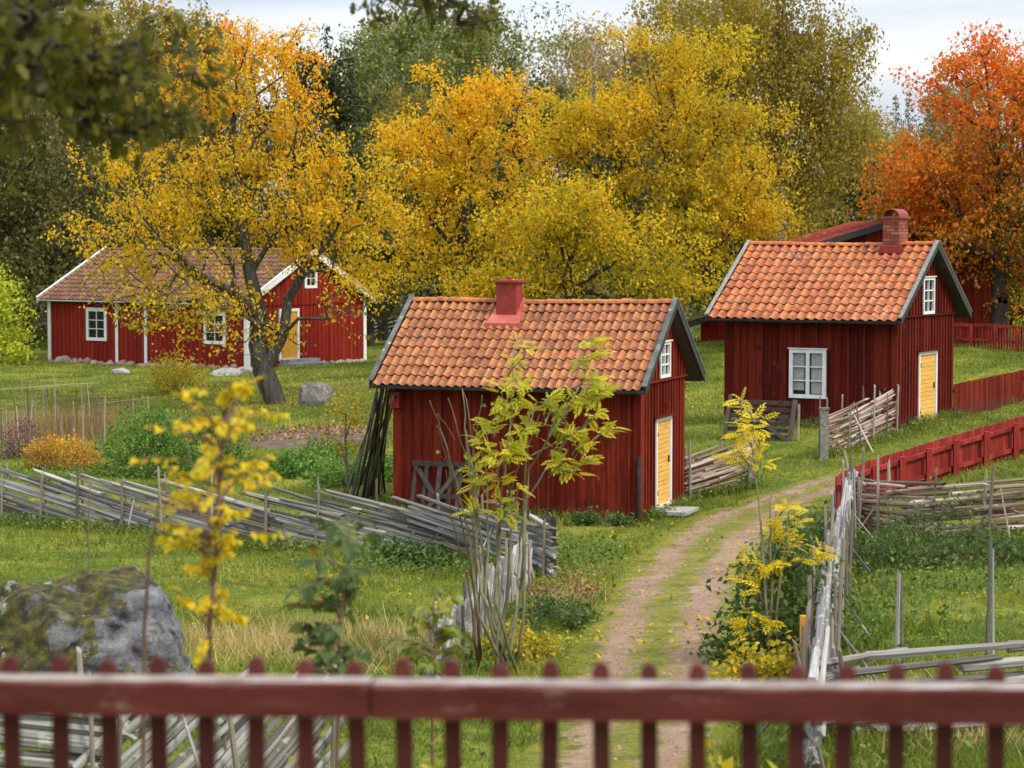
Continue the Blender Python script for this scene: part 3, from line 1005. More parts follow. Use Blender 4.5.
# corner pilaster and base boards
MB().box(-.11, .03, -.035, .010, .05, A.zroof(0) - .1).build('corner_board', 'red_paint', A.t)
MB().box(-.012, .034, .012, .12, .05, A.zroof(0) - .1).build('corner_board', 'red_paint', A.t)
MB().box(-A.L, .05, -.05, -.018, .0, .035).build('sill_board', 'red_fence', A.t)
MB().box(.02, .05, -.02, A.W * .35, .0, .035).build('sill_board', 'red_fence', A.t)
# chimney, metal clad
cx, cy, cw = -3.20, A.W / 2 - .26, .215
ch = MB().box(cx - cw, cx + cw, cy - cw, cy + cw, A.zr - .75, A.zr + .36).build('chimney', 'chimney_red', A.t)
MB().box(cx - cw - .06, cx + cw + .06, cy - cw - .06, cy + cw + .06, A.zr + .362, A.zr + .41).build('chimney_cap', 'chimney_red', ch)
MB().tube([(cx, cy, A.zr + .41), (cx, cy, A.zr + .47), (cx, cy, A.zr + .50)], [.05, .05, .015], 8).build('chimney_knob', 'chimney_red', ch)
def on_roof(hs, x, y, up):
    return (x, y, hs.zroof(y) + up)
fy0, fy1 = cy - cw - .22, A.W / 2
fl = MB()
b0, b1 = .36, .25
fl.hexa([on_roof(A, cx - b0, fy0, -.03), on_roof(A, cx + b0, fy0, -.03), on_roof(A, cx + b1, fy1, -.03), on_roof(A, cx - b1, fy1, -.03),
         on_roof(A, cx - b0, fy0, .05), on_roof(A, cx + b0, fy0, .05), on_roof(A, cx + b1, fy1, .055), on_roof(A, cx - b1, fy1, .055)])
fl.build('chimney_flashing', 'flashing_pink', ch)
# black down pipe at the corner
mb = MB().tube([(.02, -.075, -.05), (.02, -.075, 1.28)], [.043, .043], 8)
mb.build('down_pipe', 'metal_dark', A.t)
# lamp hook over the door
u, z = A.uv('gable', 663.5, 405)
MB().tube([(.0, u, z), (.09, u, z + .04), (.11, u, z - .05)], [.018, .018, .03], 6).build('lamp', 'red_paint_dark', A.t)
# nest box
u, z = A.uv('front', 397.5, 399)
nb = thing('nest_box', 'small red nest box under the eave at left end of middle cottage', 'nest box', A.o + A.X * u - A.Y * .02 + Vector((0, 0, z)), -A.a)
MB().box(-.10, .10, -.14, 0, -.17, .16).build('box', 'red_fence', nb)
MB().hexa([(-.13, -.19, .155), (.13, -.19, .155), (.13, 0, .205), (-.13, 0, .205), (-.13, -.19, .18), (.13, -.19, .18), (.13, 0, .23), (-.13, 0, .23)]).build('lid', 'red_paint_dark', nb)
MB().tube([(0, -.139, .04), (0, -.143, .04)], [.028, .028], 10).build('entrance_hole', 'room_dark', nb)
MB().tube([(0, -.14, -.05), (0, -.19, -.05)], [.01, .01], 6).build('perch', 'stake_wood', nb)
# door step slab
p0 = gp(672, 513)
stp = thing('door_step', 'grey slab step at the yellow door of middle cottage', 'step', A.o + A.X * .36 + A.Y * 1.32 + Vector((0, 0, g1(3.3, 47.1))), -A.a)
MB().box(-.30, .36, -.55, .50, .05, .12).build('slab', 'concrete_step', stp)
MB().box(-.26, .30, -.45, .42, -.08, .05).build('base', 'stone', stp)

# --- the right cottage
B = House('cottage', 'red board cottage on the right with brick chimney and white six-pane front window', (9.334, 57.22, .917), .518, 4.581, 4.176, 2.70, 2.69, 4.495, .271, .45, 'red_paint_dark', 'small red cottages beside the path')
B.door('gable', B.rect('gable', 917.8, 352.2, 935.2, 421.5), .085, 16, 'yellow_paint')
B.window('gable', B.rect('gable', 922.2, 277.5, 933.0, 313.5), 2, 3, .07)
B.window('front', B.rect('front', 789.8, 348.6, 826.2, 398.9), 2, 3, .095, curtain=True, split2=True)
B.walls(.21, .045)
B.roof(21, 10, 'tile_b', hroll=.06)
B.finish()
B.stones(9, 'pink_stone', size=.3)
B.stones(6, 'stone', 'gable', size=.24)
MB().box(-.11, .03, -.035, .010, .04, B.zroof(0) - .1).build('corner_board', 'red_paint_dark', B.t)
cx, cy, cw, cd, hh = -.86, B.W / 2 + .05, .21, .33, .62
ch = MB().box(cx - cw + .012, cx + cw - .012, cy - cd + .012, cy + cd - .012, B.zr - .7, B.zr + hh).build('chimney', 'mortar', B.t)
nb_ = 9
bh = (hh + .12) / nb_
bm_ = {}
for r_ in range(nb_):
    z0 = B.zr - .12 + r_ * bh
    for ax, ln in (('x', 2 * cw), ('y', 2 * cd)):
        k = 2 if ax == 'x' else 3
        st = ln / k
        cuts = [0] + ([st * (i + (.5 if r_ % 2 else 1)) for i in range(k)]) + [ln]
        cuts = sorted(set(round(min(c_, ln), 4) for c_ in cuts))
        for i in range(len(cuts) - 1):
            a0, a1 = cuts[i] + .006, cuts[i + 1] - .006
            for side in (-1, 1):
                if ax == 'x':
                    if side == 1:
                        continue
                    MB().box(cx - cw + a0, cx - cw + a1, cy - cd - .006, cy - cd + .02, z0 + .006, z0 + bh - .006).build('brick', 'brick', ch)
                else:
                    if side == -1:
                        continue
                    MB().box(cx + cw - .02, cx + cw + .006, cy - cd + a0, cy - cd + a1, z0 + .006, z0 + bh - .006).build('brick', 'brick', ch)
MB().box(cx - cw - .05, cx + cw + .05, cy - cd - .05, cy + cd + .05, B.zr + hh, B.zr + hh + .05).build('chimney_cornice', 'brick', ch)
MB().box(cx - cw - .05, cx + cw + .05, cy - cd - .1, cy + cd + .05, B.zr - .25, B.zr - .06).build('chimney_flashing', 'chimney_red', ch)
mb = MB()
n_ = 10
ring = [(cx + math.cos(math.pi * i / n_) * (cw + .02), B.zr + hh + .05 + math.sin(math.pi * i / n_) * .19) for i in range(n_ + 1)]
inn = [(cx + math.cos(math.pi * i / n_) * (cw - .01), B.zr + hh + .05 + math.sin(math.pi * i / n_) * .165) for i in range(n_ + 1)][::-1]
for i in range(n_):
    a_, b_, c_, d_ = ring[i], ring[i + 1], inn[n_ - i - 1], inn[n_ - i]
    mb.hexa([(a_[0], cy - cd, a_[1]), (b_[0], cy - cd, b_[1]), (c_[0], cy - cd, c_[1]), (d_[0], cy - cd, d_[1]),
             (a_[0], cy + cd, a_[1]), (b_[0], cy + cd, b_[1]), (c_[0], cy + cd, c_[1]), (d_[0], cy + cd, d_[1])])
mb.build('chimney_hood', 'chimney_red', ch)
u, z = B.uv('front', 886, 389)
MB().tube([(u, 0, z), (u, -.08, z)], [.03, .045], 7).build('wall_lamp', 'chimney_red', B.t)

# --- the long cottage behind on the left
Cc = House('long_cottage', 'long red cottage on the left with white trim behind the golden cherry tree', (-10.573, 94.136, .317), .636, 11.511, 7.339, 2.43, 2.63, 4.72, .3, .33, 'red_far')
Cc.window('front', Cc.rect('front', 86.5, 308, 107, 341), 2, 3, .13)
Cc.window('front', Cc.rect('front', 204, 312, 226, 344.5), 2, 3, .13)
Cc.door('gable', Cc.rect('gable', 278.5, 309, 299, 360), .12, 12, 'ochre_paint', top=False)
Cc.window('gable', Cc.rect('gable', 304, 268.5, 316.5, 288), 2, 2, .12)
Cc.walls(.25, .05, trim=False)
Cc.roof(44, 13, 'tile_old', edge='white_paint', cap='white_paint', single=False, rd=.24, hroll=.05)
Cc.corner_boards('white_paint', .15)
for px in (117, 146):
    u, z = Cc.uv('front', px, 330)
    MB().box(u - .08, u + .08, -.035, -.017, 0, Cc.zroof(0) - .1).build('trim_board', 'white_paint', Cc.t)
Cc.finish()
Cc.stones(26, 'pink_stone', size=.42)
Cc.stones(14, 'stone', 'gable', size=.36)
pst = Cc.uv('gable', 295, 365)[0]
st = thing('stone_steps', 'pale grey steps below the ochre door of the long cottage', 'steps', Cc.o + Cc.Y * pst, -Cc.a)
for k, (ln, z1) in enumerate(((1.2, .05), (.85, .2), (.5, .34))):
    MB().box(.04, .04 + ln, -.95 - .12 * (2 - k), .95 + .12 * (2 - k), -.5, z1 - .08).build('step', 'concrete_step', st)

# --- sheds further back
def shed(name, label, o, a, L, W, ze, zr, ox, oe, roofmat, wallmat='red_paint_dark'):
    """boarded outbuilding; gable faces the viewer, ridge runs away from the camera (local +Y)"""
    t = thing(name, label, 'shed', o, -a)
    zt = ze + (zr - ze) * oe / (W / 2 + oe)
    mb = MB()
    prof = [(-W / 2, -.4), (W / 2, -.4), (W / 2, zt - .1), (0, zr - .12), (-W / 2, zt - .1)]
    mb.prism(prof, 0.03, L)
    wl = mb.build('wall', wallmat, t)
    n = round(W / .3)
    for k in range(n):
        x0, x1 = -W / 2 + k * W / n, -W / 2 + (k + 1) * W / n
        f_ = lambda x: zt - .1 + (zr - zt - .02) * (1 - abs(x) / (W / 2))
        MB().hexa([(x0 + .008, -.01, -.4), (x1 - .008, -.01, -.4), (x1 - .008, .028, -.4), (x0 + .008, .028, -.4),
                   (x0 + .008, -.01, f_(x0)), (x1 - .008, -.01, f_(x1)), (x1 - .008, .028, f_(x1)), (x0 + .008, .028, f_(x0))]).build('board', wallmat, wl)
    for sg in (-1, 1):
        mb = MB()
        vs = [(sg * x, y, z + dz) for y in (-ox, L + ox) for x, z, dz in ((0, zr, 0), (W / 2 + oe, ze, 0), (W / 2 + oe, ze, -.08), (0, zr, -.08))]
        mb.add(vs, [(0, 1, 2, 3), (7, 6, 5, 4), (0, 4, 5, 1), (1, 5, 6, 2), (2, 6, 7, 3), (3, 7, 4, 0)])
        rf = mb.build('roof', roofmat, t)
        ns = 12
        for k in range(ns):
            y = -ox + (k + .5) * (L + 2 * ox) / ns
            MB().hexa([(0, y - .02, zr + .003), (sg * (W / 2 + oe), y - .02, ze + .003), (sg * (W / 2 + oe), y + .02, ze + .003), (0, y + .02, zr + .003),
                       (0, y - .02, zr + .04), (sg * (W / 2 + oe), y - .02, ze + .04), (sg * (W / 2 + oe), y + .02, ze + .04), (0, y + .02, zr + .04)]).build('roof_seam', roofmat, rf)
        MB().hexa([(0, -ox - .03, zr - .2), (sg * (W / 2 + oe), -ox - .03, ze - .2), (sg * (W / 2 + oe), -ox - .002, ze - .2), (0, -ox - .002, zr - .2),
                   (0, -ox - .03, zr + .02), (sg * (W / 2 + oe), -ox - .03, ze + .02), (sg * (W / 2 + oe), -ox - .002, ze + .02), (0, -ox - .002, zr + .02)]).build('barge_board', 'black_board', t)
    return t
p = at(889, 221, 80)
gb = g1(p.x, 80)
shed('barn', 'low barn with red metal roof showing behind the right cottage', (p.x, 80, gb), .0, 9, 7, p.z - gb - 1.15, p.z - gb, .3, .35, 'metal_red_roof')
p = at(955, 258, 90)
gb = g1(p.x, 90)
shed('shed', 'dark red shed in the shade under the red autumn tree', (p.x, 90, gb), .25, 5, 5.4, p.z - gb - .2, p.z - gb + .9, .3, .35, 'metal_red_roof', 'red_paint_dark')
p = at(722, 318, 88)
gb = g1(p.x, 88)
shed('outhouse', 'little red outhouse peeping out left of the right cottage', (p.x, 88, gb), .2, 2, 1.6, p.z - gb - .2, p.z - gb + .25, .25, .5, 'dark_wood', 'red_far')

# ------------------------------------------------------------------ fences
def unit_pole(i, mat, n=6):
    rg = random.Random(50 + i)
    b1, b2 = rg.uniform(-.012, .012), rg.uniform(-.012, .012)
    mb = MB()
    k = 4
    mb.tube([(b1 * math.sin(math.pi * j / k) + rg.uniform(-.002, .002), b2 * math.sin(math.pi * j / k), j / k) for j in range(k + 1)],
            [1] * (k + 1), n)
    # radius is set by the object's xy scale; stored here as unit radius with taper
    vs = []
    for q, v in enumerate(mb.v):
        j = q // n
        ctr = (b1 * math.sin(math.pi * j / k), b2 * math.sin(math.pi * j / k))
        tp = (1 - .32 * j / k) * rg.uniform(.9, 1.1)
        vs.append((v[0] * tp, v[1] * tp, v[2]))
    mb.v = vs
    return mb.mesh('pole', mat)
_poles = {}
def pole_mesh(i, mat):
    if (i, mat) not in _poles:
        _poles[(i, mat)] = unit_pole(i, mat)
    return _poles[(i, mat)]
def put_pole(name, p, q, r, mat, parent, org):
    p, q = Vector(p), Vector(q)
    d = q - p
    return obj(name, pole_mesh(rnd.randrange(5), mat), parent, p - org, d.to_track_quat('Z', 'Y') @ Quaternion((0, 0, 1), rnd.uniform(0, 6)), (r, r, d.length))

class Line:
    def __init__(s, pts):
        s.p = np.array([(v[0], v[1]) for v in pts], float)
        s.t = np.r_[0, np.cumsum(np.linalg.norm(np.diff(s.p, axis=0), axis=1))]
        s.len = s.t[-1]
    def at(s, t):
        if t < 0:
            d = s.p[1] - s.p[0]
            return s.p[0] + d / np.linalg.norm(d) * t
        if t > s.len:
            d = s.p[-1] - s.p[-2]
            return s.p[-1] + d / np.linalg.norm(d) * (t - s.len)
        return np.array([np.interp(t, s.t, s.p[:, 0]), np.interp(t, s.t, s.p[:, 1])])
    def side(s, t):
        d = s.at(min(t + .05, s.len)) - s.at(max(t - .05, 0))
        d = d / np.linalg.norm(d)
        return np.array([-d[1], d[0]])
    def pt(s, t, off, h):
        q = s.at(t) + s.side(t) * off
        return Vector((q[0], q[1], g1(q[0], q[1]) + h))

def pole_fence(name, label, pts, height, slant, spacing, pr, mat='fence_pole', stake_sp=1.15, stake_h=1.25, flip=False, stakemat='stake_wood', over=.3, props=2, rag=.08, lat=.05, lean=.08, layers=0):
    """split-pole fence: long poles laid aslant between pairs of stakes; flip = high end towards the start"""
    ln = Line(pts)
    org = ln.pt(0, 0, 0)
    t = thing(name, label, 'fence', org, 0, 'weathered pole fences')
    run = height / math.tan(slant)
    for j in range(layers):
        s = -rnd.uniform(.3, 2.0)
        hl = .05 + (height - .05) * j / max(1, layers - 1)
        while s < ln.len:
            L_ = rnd.uniform(1.7, 2.7)
            a, b = max(s, -over * rnd.random()), min(s + L_, ln.len + over * rnd.random())
            if b - a > .35:
                rs = math.tan(slant) * (b - a) / 2
                za, zb = hl - rs + rnd.gauss(0, .012), hl + rs + rnd.gauss(0, .012)
                if za < .0:
                    zb -= za * .5
                    za = .0
                if j >= layers - 2:
                    zb += rnd.uniform(-.03, rag)
                pa, pb = (a, za), (b, zb)
                if flip:
                    pa, pb = (ln.len - a, za), (ln.len - b, zb)
                lo = rnd.uniform(-lat, lat)
                put_pole('pole', ln.pt(pa[0], lo, pa[1]), ln.pt(pb[0], lo + rnd.uniform(-.02, .02), pb[1]), pr * rnd.uniform(.8, 1.3), mat, t, org)
            s += L_ * rnd.uniform(.6, .85)
    s = -run if not layers else 1e9
    while s < ln.len:
        a, b = max(s, -over * rnd.random()), min(s + run, ln.len + over * rnd.random())
        if b - a > .25:
            ha, hb = (a - s) / run * height, (b - s) / run * height
            top = rnd.uniform(-rag, rag)
            ex = rnd.uniform(0, .35) if b < ln.len else 0
            pa, pb = (a, ha + .03), (b + ex * math.cos(slant), hb + top + ex * math.sin(slant))
            if flip:
                pa, pb = (ln.len - pa[0], pa[1]), (ln.len - pb[0], pb[1])
            lo = rnd.uniform(-lat, lat)
            put_pole('pole', ln.pt(pa[0], lo, pa[1]), ln.pt(pb[0], lo + rnd.uniform(-.02, .02), pb[1]), pr * rnd.uniform(.75, 1.3), mat, t, org)
        s += spacing * rnd.uniform(.75, 1.25)
    k = max(2, round(ln.len / stake_sp) + 1)
    for i in range(k):
        tt_ = ln.len * i / (k - 1) + rnd.uniform(-.1, .1)
        for sd_ in (-1, 1):
            if rnd.random() < .12:
                continue
            off = sd_ * (lat + .06)
            hh_ = stake_h * rnd.uniform(.82, 1.22)
            put_pole('stake', ln.pt(tt_, off, -.1), ln.pt(tt_ + rnd.gauss(0, lean), off + rnd.gauss(0, lean * .4), hh_), rnd.uniform(.024, .036), stakemat, t, org)
    for i in range(props):
        tt_ = ln.len * (i + rnd.uniform(.2, .8)) / max(1, props)
        sd_ = rnd.choice((-1, 1))
        put_pole('prop_stick', ln.pt(tt_ + rnd.uniform(-.3, .3), sd_ * rnd.uniform(.5, .8), -.03), ln.pt(tt_, sd_ * .05, height * rnd.uniform(.7, 1)), .02, mat, t, org)
    return t, ln, org

# along the meadow, past the front of the middle cottage
l1 = [gp(-70, 512), gp(0, 521), gp(90, 530), gp(190, 541), gp(300, 551), gp(400, 556), gp(470, 562), gp(546, 577)]
pole_fence('pole_fence', 'long grey slanted-pole fence crossing the meadow to the left of the middle cottage', l1, .86, R(9), .20, .040, flip=True, stake_h=1.12, props=4, lat=.02, rag=.12, layers=17)
# from the tarred end post towards the camera
l2 = [gp(530, 588), gp(505, 612), gp(478, 645), gp(455, 672), at(432, 700, 26.0)]
pole_fence('pole_fence', 'lichen-white pole fence running towards the viewer left of the path', l2, .66, R(40), .17, .040, 'fence_pole_pale', stake_h=.9, flip=True, props=2, rag=.10)
# along the lower left edge, nearest fence
def below(px, d):
    r = ray(px, 500)
    return (r.x / r.y * d, d)
l3 = [below(330, 21.5), below(220, 20.6), below(100, 20.2)]
pole_fence('pole_fence', 'steeply slanted grey pole fence seen through the pickets below the boulder', l3, .8, R(42), .10, .034, 'fence_pole_pale', stake_h=.85, flip=True, props=2)
l3 = [below(96, 20.2), below(20, 20.0), below(-90, 19.8)]
pole_fence('pole_fence', 'grey pole fence with level logs at the lower left corner', l3, .85, R(6), .75, .05, 'fence_pole_pale', stake_h=1.25, props=1)
# right of the path, towards the camera
l4 = [gp(853, 530), gp(846, 560), gp(838, 600), gp(829, 640), gp(822, 690), at(818, 740, 23.6), at(812, 800, 21.5)]
pole_fence('pole_fence', 'tangled pale pole fence along the right side of the path', l4, .92, R(8), .2, .040, 'fence_pole_pale', stake_h=1.15, flip=True, props=7, rag=.15, lat=.08, lean=.14, layers=9)
# right meadow, back
l5 = [gp(856, 532), gp(910, 545), gp(970, 548), gp(1060, 540)]
pole_fence('pole_fence', 'brown-grey pole fence with level poles below the red plank fence', l5, .95, R(2), .42, .033, 'fence_pole_brown', layers=15, stake_h=1.2, props=3, stake_sp=1.3)
# right meadow, front
l6 = [at(838, 762, 23.3), at(900, 757, 23.5), at(970, 757, 23.5), at(1060, 757, 23.5)]
pole_fence('pole_fence', 'low weathered log fence seen through the pickets at lower right', l6, .80, R(.6), .9, .05, 'fence_pole', layers=6, stake_h=.95, props=1, stake_sp=1.0)
# beside the doors
l7 = [gp(686, 499), gp(712, 495), gp(752, 486)]
pole_fence('pole_fence', 'short brown pole fence between the middle cottage and the path', l7, .90, R(6), .19, .034, 'fence_pole_brown', layers=16, over=.05, stake_h=1.05, props=1, stake_sp=.75)
l8 = [gp(823, 459), gp(850, 452), gp(893, 437)]
pole_fence('pole_fence', 'short brown pole fence in front of the right cottage', l8, .95, R(5), .24, .032, 'fence_pole_brown', layers=16, over=.05, stake_h=1.15, props=2, stake_sp=.62)
pp = gp(824, 459)
gpost = thing('gate_post', 'thick grey gate post at the end of the fence before the right cottage', 'post', pp)
MB().box(-.09, .09, -.09, .09, -.15, 1.12).build('post', 'old_grey_board', gpost)
MB().box(-.11, .11, -.11, .11, 1.12, 1.16).build('post_cap', 'old_grey_board', gpost)
pp = gp(752, 487)
gpost = thing('gate_post', 'grey gate post carrying the paper notice beside the path', 'post', pp)
MB().box(-.09, .09, -.09, .09, -.15, 1.02).build('post', 'old_grey_board', gpost)
MB().box(-.11, .11, -.11, .11, 1.02, 1.06).build('post_cap', 'old_grey_board', gpost)
sg = thing('notice', 'white diamond-shaped paper notice on the gate post', 'notice', pp + Vector((-.12, -.13, .86)))
MB().add([(-.01, 0, -.24), (.19, .0, .04), (.03, 0, .22), (-.15, 0, .03), (-.01, .008, -.24), (.19, .008, .04), (.03, .008, .22), (-.15, .008, .03)],
         [(0, 1, 2, 3), (7, 6, 5, 4), (0, 4, 5, 1), (1, 5, 6, 2), (2, 6, 7, 3), (3, 7, 4, 0)]).build('sheet', 'paper', sg)
MB().tube([(.03, -.004, .19), (.03, -.016, .19)], [.012, .012], 6).build('pin', 'metal_dark', sg)
# tarred end post of the meadow fence
pp = gp(545, 576)
ep = thing('end_post', 'black tarred fence post with pointed top at the meadow fence corner', 'post', pp)
MB().prism([(-.085, -.15), (.085, -.15), (.085, .92), (0, 1.02), (-.085, .92)], -.085, .085).build('post', 'black_board', ep)
for k in range(5):
    z = .14 + k * .16
    put_pole('stub', pp + Vector((-.75, -.1, z + .16)), pp + Vector((.22, -.13 + .03 * (k % 2), z)), .032, 'fence_pole', ep, pp)
pp = gp(552, 560)
ep = thing('end_post', 'thinner black post just behind the pointed tarred post', 'post', gp(553, 572))
MB().prism([(-.05, -.15), (.05, -.15), (.05, .88), (0, .94), (-.05, .88)], -.05, .05).build('post', 'black_board', ep)
MB().box(-.055, .055, -.055, .055, .80, .84).build('collar', 'metal_dark', ep)
# orange-topped marker stick
pp = gp(803, 685)
mk = thing('marker_stake', 'thin stake with an orange painted top beside the pale fence', 'stake', pp)
MB().tube([(0, 0, -.1), (0, 0, .45)], [.04, .04], 8).build('stake', 'stake_wood', mk)
MB().tube([(0, 0, .45), (0, 0, .78)], [.042, .042], 8).build('painted_top', 'orange_tape', mk)
# two lone stakes in the right meadow
for px, py, h in ((530 * .4009 + 684, 655, 1.0), (756 * .4009 + 684, 672, 1.5)):
    pp = gp(px, py)
    t = thing('meadow_stake', 'lone pale stake standing in the right meadow, ' + ('shorter and nearer the path' if h < 1.2 else 'taller and nearer the right edge'), 'stake', pp)
    put_pole('stake', pp + Vector((0, 0, -.1)), pp + Vector((.02, 0, h)), .03, 'fence_pole', t, pp)
    put_pole('split_stick', pp + Vector((.07, 0, -.1)), pp + Vector((.05, 0, h * .9)), .018, 'fence_pole', t, pp)

# red plank fence on the right: planks on the far side, rails and posts towards us
def plank_fence(name, label, pts, h, pw, mat, rails=True, post_sp=1.3, side=1, gap=.006, rail_h=(.22, .78), pick=False):
    ln = Line(pts)
    vz = [gz0(q[0], q[1]) for q in ln.p]
    def smooth_pt(t, off, hh):
        q = ln.at(t) + ln.side(t) * off
        return Vector((q[0], q[1], float(np.interp(t, ln.t, vz)) + hh))
    ln.pt = smooth_pt
    org = ln.pt(0, 0, 0)
    t = thing(name, label, 'fence', org, 0)
    n_ = int(ln.len / pw)
    for k in range(n_):
        a, b = k * pw + gap / 2, (k + 1) * pw - gap / 2
        if pick:
            b = a + pw * .52
        pa, pb = ln.pt(a, 0, 0) - org, ln.pt(b, 0, 0) - org
        sdv = ln.side((a + b) / 2)
        th = Vector((sdv[0], sdv[1], 0)) * .022
        up = Vector((0, 0, 1))
        za = (pa.z + pb.z) / 2
        sl_ = (pb.z - pa.z) / 2
        j = rnd.uniform(-.008, .008)
        lo, hi = -.12, h + j
        b8 = [pa + th * 0, pb + th * 0, pb + th, pa + th]
        MB().hexa([v + up * lo for v in b8] + [v + up * hi for v in b8]).build('picket' if pick else 'plank', mat, t)
    if rails:
        k = max(1, round(ln.len / post_sp))
        for i in range(k + 1):
            q = ln.pt(ln.len * i / k, -side * .15, 0) - org
            MB().box(q.x - .055, q.x + .055, q.y - .055, q.y + .055, q.z - .2, q.z + h * .92).build('post', mat, t)
        for rh in rail_h:
            for i in range(k):
                m_ = 3
                for jx in range(m_):
                    ta, tb = ln.len * (i + jx / m_) / k, ln.len * (i + (jx + 1) / m_) / k
                    MB().beam(ln.pt(ta, -side * .047, h * rh) - org, ln.pt(tb, -side * .047, h * rh) - org, .085, .08).build('rail', mat, t)
    return t
rp = [gp(836, 524), gp(845, 514), gp(866, 504), gp(940, 480), gp(1030, 452), gp(1075, 438)]
plank_fence('plank_fence', 'red plank fence with rails and posts curving up to the right of the path', rp, .84, .13, 'red_fence', side=1)
rp = [at(954, 415, 61.2), gp(1024, 401), gp(1075, 392)]
plank_fence('plank_fence', 'dark red solid board fence running right from the right cottage', rp, .84, .14, 'red_paint', rails=True, side=-1)
rp = [gp(945, 346), gp(985, 347), gp(1030, 351), gp(1070, 355)]
plank_fence('picket_fence', 'red picket fence far back on the right beyond the lawn', rp, .80, .145, 'red_fence', side=1, pick=True, rail_h=(.32, .9))
l9 = [gp(374, 340), gp(395, 338), gp(430, 336)]
pole_fence('pole_fence', 'far grey pole fence just right of the long cottage', l9, 1.1, R(8), 1.2, .05, 'fence_pole', stake_h=1.2, props=0)

# foreground picket fence
fx0, fd0 = below(-60, 6.0)
fx1, fd1 = below(1084, 5.72)
ln_d = Vector((fx1 - fx0, fd1 - fd0, 0))
flen = ln_d.length
ln_d.normalize()
nrm = Vector((-ln_d.y, ln_d.x, 0))
topz = at(0, 677, 5.99).z + .0
fo = Vector((fx0, fd0, topz))
pf = thing('picket_fence', 'blurred dark red picket fence across the foreground with worn rail top painted pale with sky sheen', 'fence', (fx0, fd0, g1(fx0, fd0)))
lo = fo - pf.location
rt, rdp = .088, .10
zr1 = at(1024, 684.5, 5.73).z
q0, q1 = lo, lo + ln_d * flen + Vector((0, 0, zr1 - topz))
sec = [(-rdp / 2, -rt), (rdp / 2, -rt), (rdp / 2, -.006), (rdp / 2 - .008, 0), (-rdp / 2 + .008, 0), (-rdp / 2, -.008)]
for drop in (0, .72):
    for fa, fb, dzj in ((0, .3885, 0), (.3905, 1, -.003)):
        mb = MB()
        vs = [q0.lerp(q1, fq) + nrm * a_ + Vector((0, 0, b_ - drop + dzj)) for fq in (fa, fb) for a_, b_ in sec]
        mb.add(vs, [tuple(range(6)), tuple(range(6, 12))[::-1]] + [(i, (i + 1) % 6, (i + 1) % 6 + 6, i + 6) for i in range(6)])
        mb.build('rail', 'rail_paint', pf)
# a picket: slat with rounded head
def picket_mesh(h, wd=.043, th=.024):
    pts = [(-wd / 2, -h)] + [(wd / 2, -h)]
    hd = [(wd / 2 * math.cos(math.pi * i / 8), .008 + .032 * math.sin(math.pi * i / 8) ** .8) for i in range(9)]
    return MB().prism([pts[0], pts[1]] + hd, -th / 2, th / 2).mesh('picket', 'picket_paint')
pkm = picket_mesh(1.05)
for k in range(-1, 22):
    px = 4 + 49.3 * k + .02 * k * k + rnd.uniform(-1, 1)
    tn = (px - 512) / F / ray(512, 680).y
    sx_ = (tn * fd0 - fx0) / (ln_d.x - tn * ln_d.y)
    p = lo + ln_d * sx_ + nrm * (rdp / 2 + .014) + Vector((0, 0, (zr1 - topz) * sx_ / flen + rnd.uniform(-.009, .006)))
    obj('picket', pkm, pf, p, (0, rnd.gauss(0, .012), math.atan2(ln_d.y, ln_d.x)))
for sx_ in (-.0, flen):
    q = lo + ln_d * sx_ + nrm * .12
    MB().box(q.x - .05, q.x + .05, q.y, q.y + .1, -.3, q.z + .02).build('post', 'picket_paint', pf)

# ------------------------------------------------------------------ loose things by the cottages
# trestle leaning on the middle cottage
u0, z0 = A.uv('front', 417, 508)
u1, z1 = A.uv('front', 465, 459)
tr = thing('wooden_trestle', 'dark grey crossed wooden frame leaning against the middle cottage wall', 'frame', A.o + A.X * u0 - A.Y * .03 + Vector((0, 0, 0)), -A.a)
wd, hg = u1 - u0, 1.02
def leanp(x, z):
    return Vector((x, -.34 * (1 - z / hg) - .06, z))
for x in (.03, .28, .55, .8, wd - .03):
    MB().beam(leanp(x, .0), leanp(x + rnd.uniform(-.02, .02), hg - .04), .085, .04, Vector((0, -1, .3))).build('upright', 'dark_wood', tr)
MB().beam(leanp(-.06, hg), leanp(wd + .06, hg), .05, .10, Vector((0, 0, 1))).build('top_rail', 'dark_wood', tr)
MB().beam(leanp(.1, hg - .1) + Vector((0, -.05, 0)), leanp(wd * .72, .1) + Vector((0, -.05, 0)), .09, .035, Vector((0, -1, .3))).build('brace', 'dark_wood', tr)
MB().beam(leanp(wd * .95, hg - .1) + Vector((0, -.09, 0)), leanp(wd * .35, .1) + Vector((0, -.09, 0)), .09, .035, Vector((0, -1, .3))).build('brace', 'dark_wood', tr)
MB().beam(leanp(.4, .42) + Vector((0, -.13, 0)), leanp(wd, .40) + Vector((0, -.13, 0)), .03, .09, Vector((0, 0, 1))).build('cross_rail', 'dark_wood', tr)
